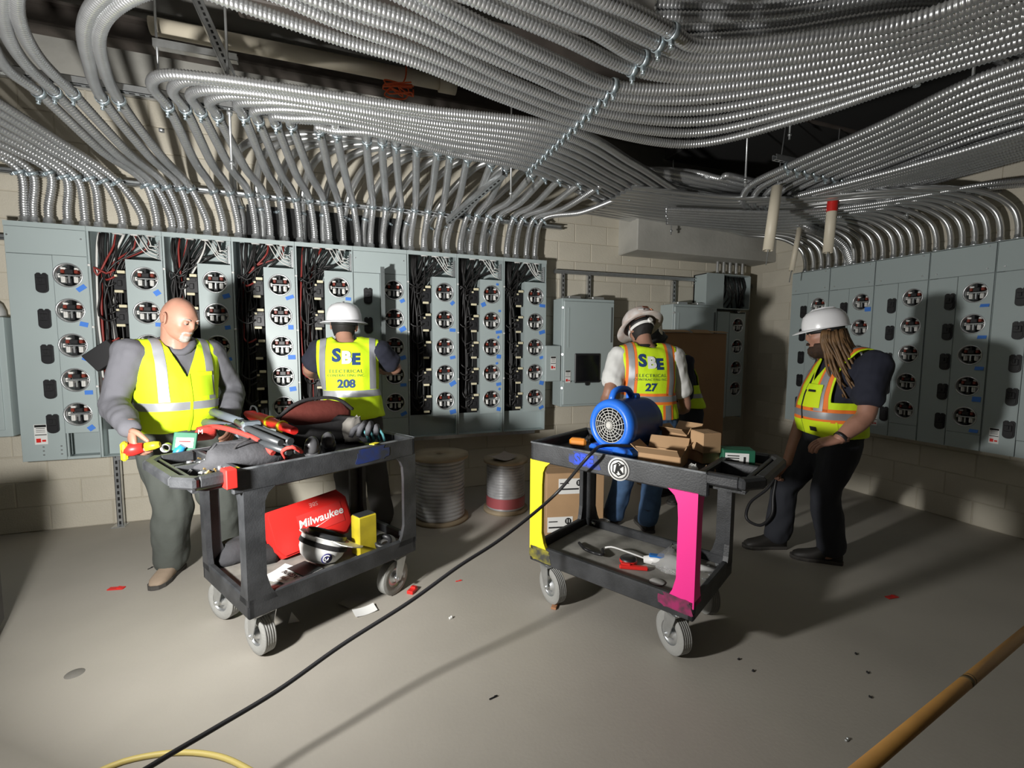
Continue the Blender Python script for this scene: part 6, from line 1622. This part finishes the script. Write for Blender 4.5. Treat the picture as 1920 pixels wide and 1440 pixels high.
# collar, pocket
b = MB(); b.tube(cat_rom([J['N']+V3((-.05, -.07, -.01))-s*.03, J['N']+f*.09+V3((0, 0, -.05)), J['N']+f*.08+s*.06+V3((0, 0, -.0)), J['N']-f*.03+s*.09+V3((0, 0, .03)), J['N']-f*.09+V3((0, 0, .035)), J['N']-s*.09+V3((0, 0, .02))], .02), .022, 8, closed=True); b.build('hood_collar', M_greysh, m1, world=True)
patch(J, [(-.05, .05, -.07, .07)], .09, 1.225, mat('lime_pocket', (.52, .78, .01), .75), 'pocket', False, .008)
patch(J, [(-.05, .05, .055, .08)], .09, 1.225, M_vest, 'pocket_flap', False, .013)
q = J['RW']+V3((.05, -.08, -.09))
t = thing('hand_drill', 'red and yellow power tool gripped in the bald worker\'s hand', 'tool', q)
A, B_ = PY(232, 846, 2.95), PY(300, 833, 2.95)
b = MB(); b.tube([A, lerp(A, B_, .25), lerp(A, B_, .55)], [.030, .036, .026], 10); b.build('body', M_red, t, world=True)
b = MB(); b.box(lerp(A, B_, .02), (.03, .06, .10), R(15), 0, .01); b.build('battery', M_yel, t, world=True)
b = MB(); b.tube([lerp(A, B_, .6), lerp(A, B_, .85), B_], [.024, .022, .016], 10); b.build('nose', M_yel, t, world=True)
# ------------------------------------------------ worker 208, from behind
f = V3((.08, 1, 0)).normalized(); s = V3((-f.y, f.x, 0))
J = dict(P=V3((.07, 3.76, .92)), C=V3((.04, 3.80, 1.27)), N=V3((.02, 3.84, 1.505)), f=f, head=PY(645, 612, 3.90), hf=(.12, 1, -.16), hu=(.10, .1, 1), neckr=.064, hs=1.12)
sh = V3((.045, 3.83, 1.435)); J.update(LS=sh+s*.20, RS=sh-s*.215, RE=PY(742, 690, 3.92), RW=V3((.36, 4.20, 1.25)), LE=PY(580, 692, 3.92), LW=V3((-.24, 4.2, 1.22)))
J.update(LH=J['P']+s*.10+V3((0, 0, -.03)), RH=J['P']-s*.10+V3((0, 0, -.03)), RK=V3((.22, 3.80, .48)), RA=V3((.27, 3.78, .09)), LK=V3((.0, 3.84, .48)), LA=V3((.0, 3.95, .09)))
J.update(RHl=V3((.27, 3.72, 0)), RT=V3((.32, 4.0, 0)), LHl=V3((.0, 3.88, 0)), LT=V3((-.03, 4.16, 0)))
J['Rhand'] = ((-.3, .9, .1), (-.8, -.2, 0), .5); J['Lhand'] = ((.3, .9, .1), (.8, -.2, 0), .5)
m2 = person('worker from behind in white hard hat and lime vest numbered 208', J, 1.10, .01, M_skin2, M_navy, 'short', M_trgrey, M_boot2,
            dict(hem=.90, armpit=1.17, band=(1.085, 1.135), aw=.225, strap=(.155, .20), inf=.042), vox=.010, sh_inf=.016, armw=1.12)
hard_hat(J, m2, M_hat, 'full', 'white full-brim hard hat worn by the worker numbered 208', roll=-5, pitch=-8)
beard_of(J, m2, M_hairk, lambda p: .004, 'hair', lambda c: c[0] < .02 and c[2] > -.075 and c[2] < .05)
def sbe(J, num, sc=1., z0=1.385, dx=0., stripe=False):
    up = lambda d: z0+d*sc
    print_on(J, 'S', .13*sc, dx-.068*sc, up(.0), M_txt, 'letter', bold=.006*sc)
    print_on(J, 'E', .115*sc, dx+.070*sc, up(-.028), M_txt, 'letter', bold=.006*sc)
    print_on(J, 'B', .120*sc, dx+.004*sc, up(-.016), M_txtw, 'letter', bold=.007*sc, off=.010)
    print_on(J, 'ELECTRICAL', .036*sc, dx, up(-.115), mat('green_grey_print', (.12, .20, .06), .7), 'lettering', spacing=1.25)
    print_on(J, 'CONTRACTING INC.', .026*sc, dx, up(-.146), mat('green_grey_print', (.12, .20, .06), .7), 'lettering', spacing=1.1)
    print_on(J, num, .085*sc, dx, up(-.21), M_txt, 'number', bold=.003*sc)
sbe(J, '208', 1.0, 1.395, -.01)
b = MB(); b.box(J['N']-f*.125+V3((0, 0, -.045)), (.05, .004, .015)); b.build('neck_tag', mat('brown_tag', (.25, .10, .03), .7), m2, world=True)
# ------------------------------------------------ worker 27, from behind
f = V3((.30, .95, 0)).normalized(); s = V3((-f.y, f.x, 0))
J = dict(P=V3((2.34, 3.10, .90)), C=V3((2.29, 3.10, 1.23)), N=V3((2.285, 3.13, 1.485)), f=f, head=PY(1200, 618, 3.20), hf=(-.12, .95, -.38), hu=(.0, .3, 1), neckr=.062, hs=1.08)
sh = V3((2.29, 3.12, 1.40)); J.update(LS=sh+s*.21, RS=sh-s*.225, LE=PY(1141, 740, 3.10), LW=V3((2.08, 3.40, .95)), RE=PY(1284, 765, 3.08), RW=V3((2.66, 3.40, .93)))
J.update(LH=J['P']+s*.10+V3((0, 0, -.03)), RH=J['P']-s*.10+V3((0, 0, -.03)), LK=V3((2.16, 3.16, .47)), LA=PZ(1152, 962, .08), RK=V3((2.40, 3.10, .47)), RA=PZ(1215, 975, .09))
J.update(LHl=J['LA']-f*.05, LT=J['LA']+f*.22, RHl=J['RA']-f*.05, RT=J['RA']+f*.22)
J['Rhand'] = ((-.1, .6, -.7), (-.9, 0, .1), .5); J['Lhand'] = ((.2, .6, -.7), (.9, 0, .1), .5)
m3 = person('worker from behind in white t-shirt and orange-trimmed vest numbered 27', J, 1.08, .01, M_skin2, M_whites, 'short', M_jeans, M_boot2,
            dict(hem=.80, armpit=1.13, band=(1.045, 1.09), aw=.215, strap=(.135, .178), trim='full', inf=.042), vox=.010, sh_inf=.014, armw=1.1)
M_hatc = mat('stickered_hat', (.62, .52, .47), .35, noise=.5, nscale=14, col2=(.75, .72, .70))
h = hard_hat(J, m3, M_hatc, 'full', 'tan and white stickered hard hat worn by the worker numbered 27', roll=6, pitch=14, dz=.03)
beard_of(J, m3, M_hairk, lambda p: .006, 'hair', lambda c: c[0] < .02 and c[2] > -.085 and c[2] < .06)
MHt = J['MHAT']
for a, z, wd, m in ((172, .075, .05, mat('brown_sticker', (.22, .07, .03), .5)), (150, .05, .04, M_white), (195, .055, .045, mat('orange_sticker', (.7, .2, .05), .5)), (215, .085, .04, mat('pink_sticker', (.65, .35, .33), .5))):
    r_ = .122 if z < .06 else .114
    b = MB(); c = MHt @ V3((1.14*r_*math.cos(R(a)), r_*math.sin(R(a)), z)); nrm = (MHt.to_3x3() @ V3((math.cos(R(a)), math.sin(R(a)), .45))).normalized()
    Mx = frame(c, nrm.cross(V3((0, 0, 1))), V3((0, 0, 1))-nrm*nrm.z); b.box((0, 0, 0), (wd, wd*.45, .004)); b.v = [tuple(Mx @ V3(v)) for v in b.v]; b.build('hat_sticker', m, h, world=True)
b = MB(); b.lathe([(.098, -.052), (.103, -.05), (.103, -.022), (.098, -.02)], 28, MHt @ Matrix.Diagonal((1.05, .86, 1, 1))); b.cyl(MHt @ V3((-.100, 0, -.035)), MHt @ V3((-.122, 0, -.035)), .020, n=14); b.build('suspension_strap', M_white, h, world=True)
b = MB(); b.tube([J['N']+V3((-.085, -.02, .0)), J['N']-f*.075+V3((0, 0, .0)), J['N']+V3((.085, -.02, -.01))], .012, 8); b.build('collar', M_blackm, m3, world=True)
sbe(J, '27', .98, 1.365, -.015)
# ------------------------------------------------ the stooping worker in the dark
f = V3((-1, -.15, 0)).normalized(); s = V3((-f.y, f.x, 0))
J = dict(P=V3((3.10, 3.60, .90)), C=V3((3.00, 3.60, 1.20)), N=V3((2.86, 3.59, 1.38)), f=f, head=V3((2.74, 3.58, 1.47)), hf=(-.85, -.1, -.6), hu=(-.4, .1, 1), neckr=.056)
sh = V3((2.90, 3.59, 1.34)); J.update(LS=sh+s*.2, RS=sh-s*.2, LE=V3((2.92, 3.36, 1.04)), LW=V3((2.72, 3.42, .92)), RE=V3((2.9, 3.84, 1.05)), RW=V3((2.7, 3.74, .9)))
J.update(LH=J['P']+s*.1+V3((0, 0, -.03)), RH=J['P']-s*.1+V3((0, 0, -.03)), LK=V3((3.02, 3.48, .47)), LA=V3((3.08, 3.48, .09)), RK=V3((3.02, 3.72, .47)), RA=V3((3.1, 3.72, .09)))
J.update(LHl=J['LA']-f*.05, LT=J['LA']+f*.22, RHl=J['RA']-f*.05, RT=J['RA']+f*.22)
J['Rhand'] = ((-.5, 0, -.6), (0, -.9, 0), .5); J['Lhand'] = ((-.5, 0, -.6), (0, .9, 0), .5)
m5 = person('stooping worker in a lime vest, in the shadow beside the tall cardboard box', J, 1.08, .0, M_skin2, M_navy, 'long', M_trdark, M_boot2,
            dict(hem=.90, armpit=1.12, band=(1.0, 1.04), aw=.165, inf=.034), vox=.011)
hard_hat(J, m5, M_hatk, 'cap', 'dark hard hat of the stooping worker in the shadow')
# ------------------------------------------------ the bearded worker at the right
f = V3((-.90, .43, 0)).normalized(); s = V3((-f.y, f.x, 0))
J = dict(P=V3((3.10, 2.14, .90)), C=V3((3.09, 2.11, 1.22)), N=V3((3.085, 2.09, 1.44)), f=f, head=PY(1547, 628, 2.15), hf=(-.68, .73, -.13), hs=1.04, neckr=.062)
sh = V3((3.10, 2.10, 1.385)); J.update(LS=sh+s*.195-f*.07, RS=sh-s*.17-f*.02, LE=PXX(1622, 782, 2.96), LW=PXX(1572, 824, 2.80), RE=V3((3.16, 2.36, 1.10)), RW=PXX(1476, 868, 2.94))
J.update(LH=J['P']+s*.10+V3((0, 0, -.03)), RH=J['P']-s*.10+V3((0, 0, -.03)), LK=V3((3.04, 2.12, .47)), LA=V3((3.12, 2.12, .09)), RK=V3((2.98, 2.37, .47)), RA=V3((2.98, 2.42, .09)))
J.update(LHl=V3((3.17, 2.08, 0)), LT=V3((2.95, 2.27, 0)), RHl=V3((3.03, 2.40, 0)), RT=V3((2.76, 2.50, 0)))
J['Lhand'] = ((-.75, .55, -.25), (-.2, .4, -.8), .45); J['Rhand'] = ((-.45, .35, -.75), (-.3, -.8, 0), .8)
m4 = person('long-haired bearded man in white hard hat and navy t-shirt by the right cart', J, 1.10, .035, M_skin1, M_navy, 'short', M_trdark, M_boot2,
            dict(hem=.865, armpit=1.13, band=(1.02, 1.065), aw=.175, strap=(.10, .145), trim=True, zip=M_blackm, vbot=1.25, inf=.040), vox=.009, sh_inf=.014, armw=1.15)
face(J, m4, -.3, M_beard)
beard_of(J, m4, M_beard, lambda p: .010+.020*min(max((-p[2]-.05)/.06, 0), 1)*(1 if p[0] > .0 else .5), 'beard', lambda c: (c[2] < -.044 and 0 < c[0] < .070) or (c[2] < -.066 and c[0] > .02), .18)
b = MB(); MHD = J['MH']; b.tube([MHD @ V3((.098, y_, -.044-.006*abs(y_)/.02)) for y_ in (-.026, -.012, 0, .012, .026)], .007, 6); b.build('moustache', M_beard, m4, world=True)
hard_hat(J, m4, M_hat, 'cap', 'white cap-style hard hat worn by the bearded man', pitch=2, dz=.046, sc=.94)
# hair: cap and long locks
g = random.Random(17)
beard_of(J, m4, M_hairb, lambda p: .007, 'hair', lambda c: (c[0] < .03 and c[2] > -.02 and c[2] < .05 and not (abs(c[0]+.01) < .02 and c[2] < .03)) or (c[0] < -.02 and c[2] > -.09 and c[2] < .05))
b = MB()
for k in range(110):
    a = R(lerp(75, 285, k/109)+g.uniform(-3, 3)); r_ = 1.02
    p = V3((.098*math.cos(a)-.006, .082*math.sin(a), .012+g.uniform(-.015, .015)))
    q = MHD @ p; out = (MHD.to_3x3() @ V3((math.cos(a), math.sin(a), 0)))
    ln = g.uniform(.22, .34); w1 = g.uniform(-.012, .012)
    sw = -f*g.uniform(.015, .05)+s*(g.uniform(0, .035) if math.sin(a) > 0 else -.01)
    pts = [q, q+out*.018+V3((0, 0, -.05)), q+out*(.026+w1)+sw*.6+V3((0, 0, -.12)), q+out*(.040-w1)+sw*1.4+V3((w1, 0, -.12-ln*.35)), q+out*(.045+w1)+sw*2.2+V3((0, w1, -.10-ln*.7)), q+out*.05+sw*2.8+V3((g.uniform(-.02, .02), g.uniform(-.02, .02), -.08-ln))]
    cr = cat_rom(pts, .03); b.tube(cr, list(np.linspace(.013, .005, len(cr))), 6)
o = b.build('long_hair', M_hairb, m4, world=True); o['kind'] = 'stuff'
# pockets and details of his vest
patch(J, [(-.06, .06, -.065, .075)], .075, 1.155, mat('yellow_pocket', (.68, .86, .01), .75), 'pocket', False, .010)
patch(J, [(-.062, .062, .045, .085)], .075, 1.155, M_vest, 'pocket_flap', False, .016)
patch(J, [(-.03, .03, .035, .05)], .075, 1.155, M_blackm, 'pocket_tab', False, .020)
patch(J, [(-.09, .09, -.055, .06)], .095, .945, mat('yellow_pocket', (.68, .86, .01), .75), 'pocket', False, .010)
patch(J, [(-.022, .022, -.01, .018)], .09, .945, M_blackm, 'pocket_tab', False, .017)
q = J['LW']; u = (J['LW']-J['LE']).normalized()
b = MB(); b.cyl(q-u*.03, q-u*.01, .040, n=18); b.build('wrist_watch', M_black, m4, world=True)
# cord loop hanging from the handle of the right cart
b = MB(); P_ = [PXX(1460, 885, 2.90), PXX(1440, 915, 2.88), PXX(1405, 945, 2.86), PXX(1400, 972, 2.85), PXX(1425, 985, 2.85), PXX(1447, 965, 2.86), PXX(1450, 930, 2.88), PXX(1456, 895, 2.90)]
b.tube(cat_rom(P_, .02), .011, 8); o = b.build('hanging_cable', M_black); tag(o, 'black cable loop hanging from the bearded man\'s hand beside the right cart', 'cable')
SC.view_layers[0].update()
# tiny pieces that stay joined
for o in SC.objects:
    if o.parent is not None and o.name.split('.')[0] in ('breaker_lug', 'insulator', 'terminal_block', 'label_print', 'label_mark', 'knockout_slots', 'screw', 'catch', 'slots', 'reflective_band', 'orange_trim', 'wheel_hub', 'neutral_bar'):
        o['kind'] = 'stuff'
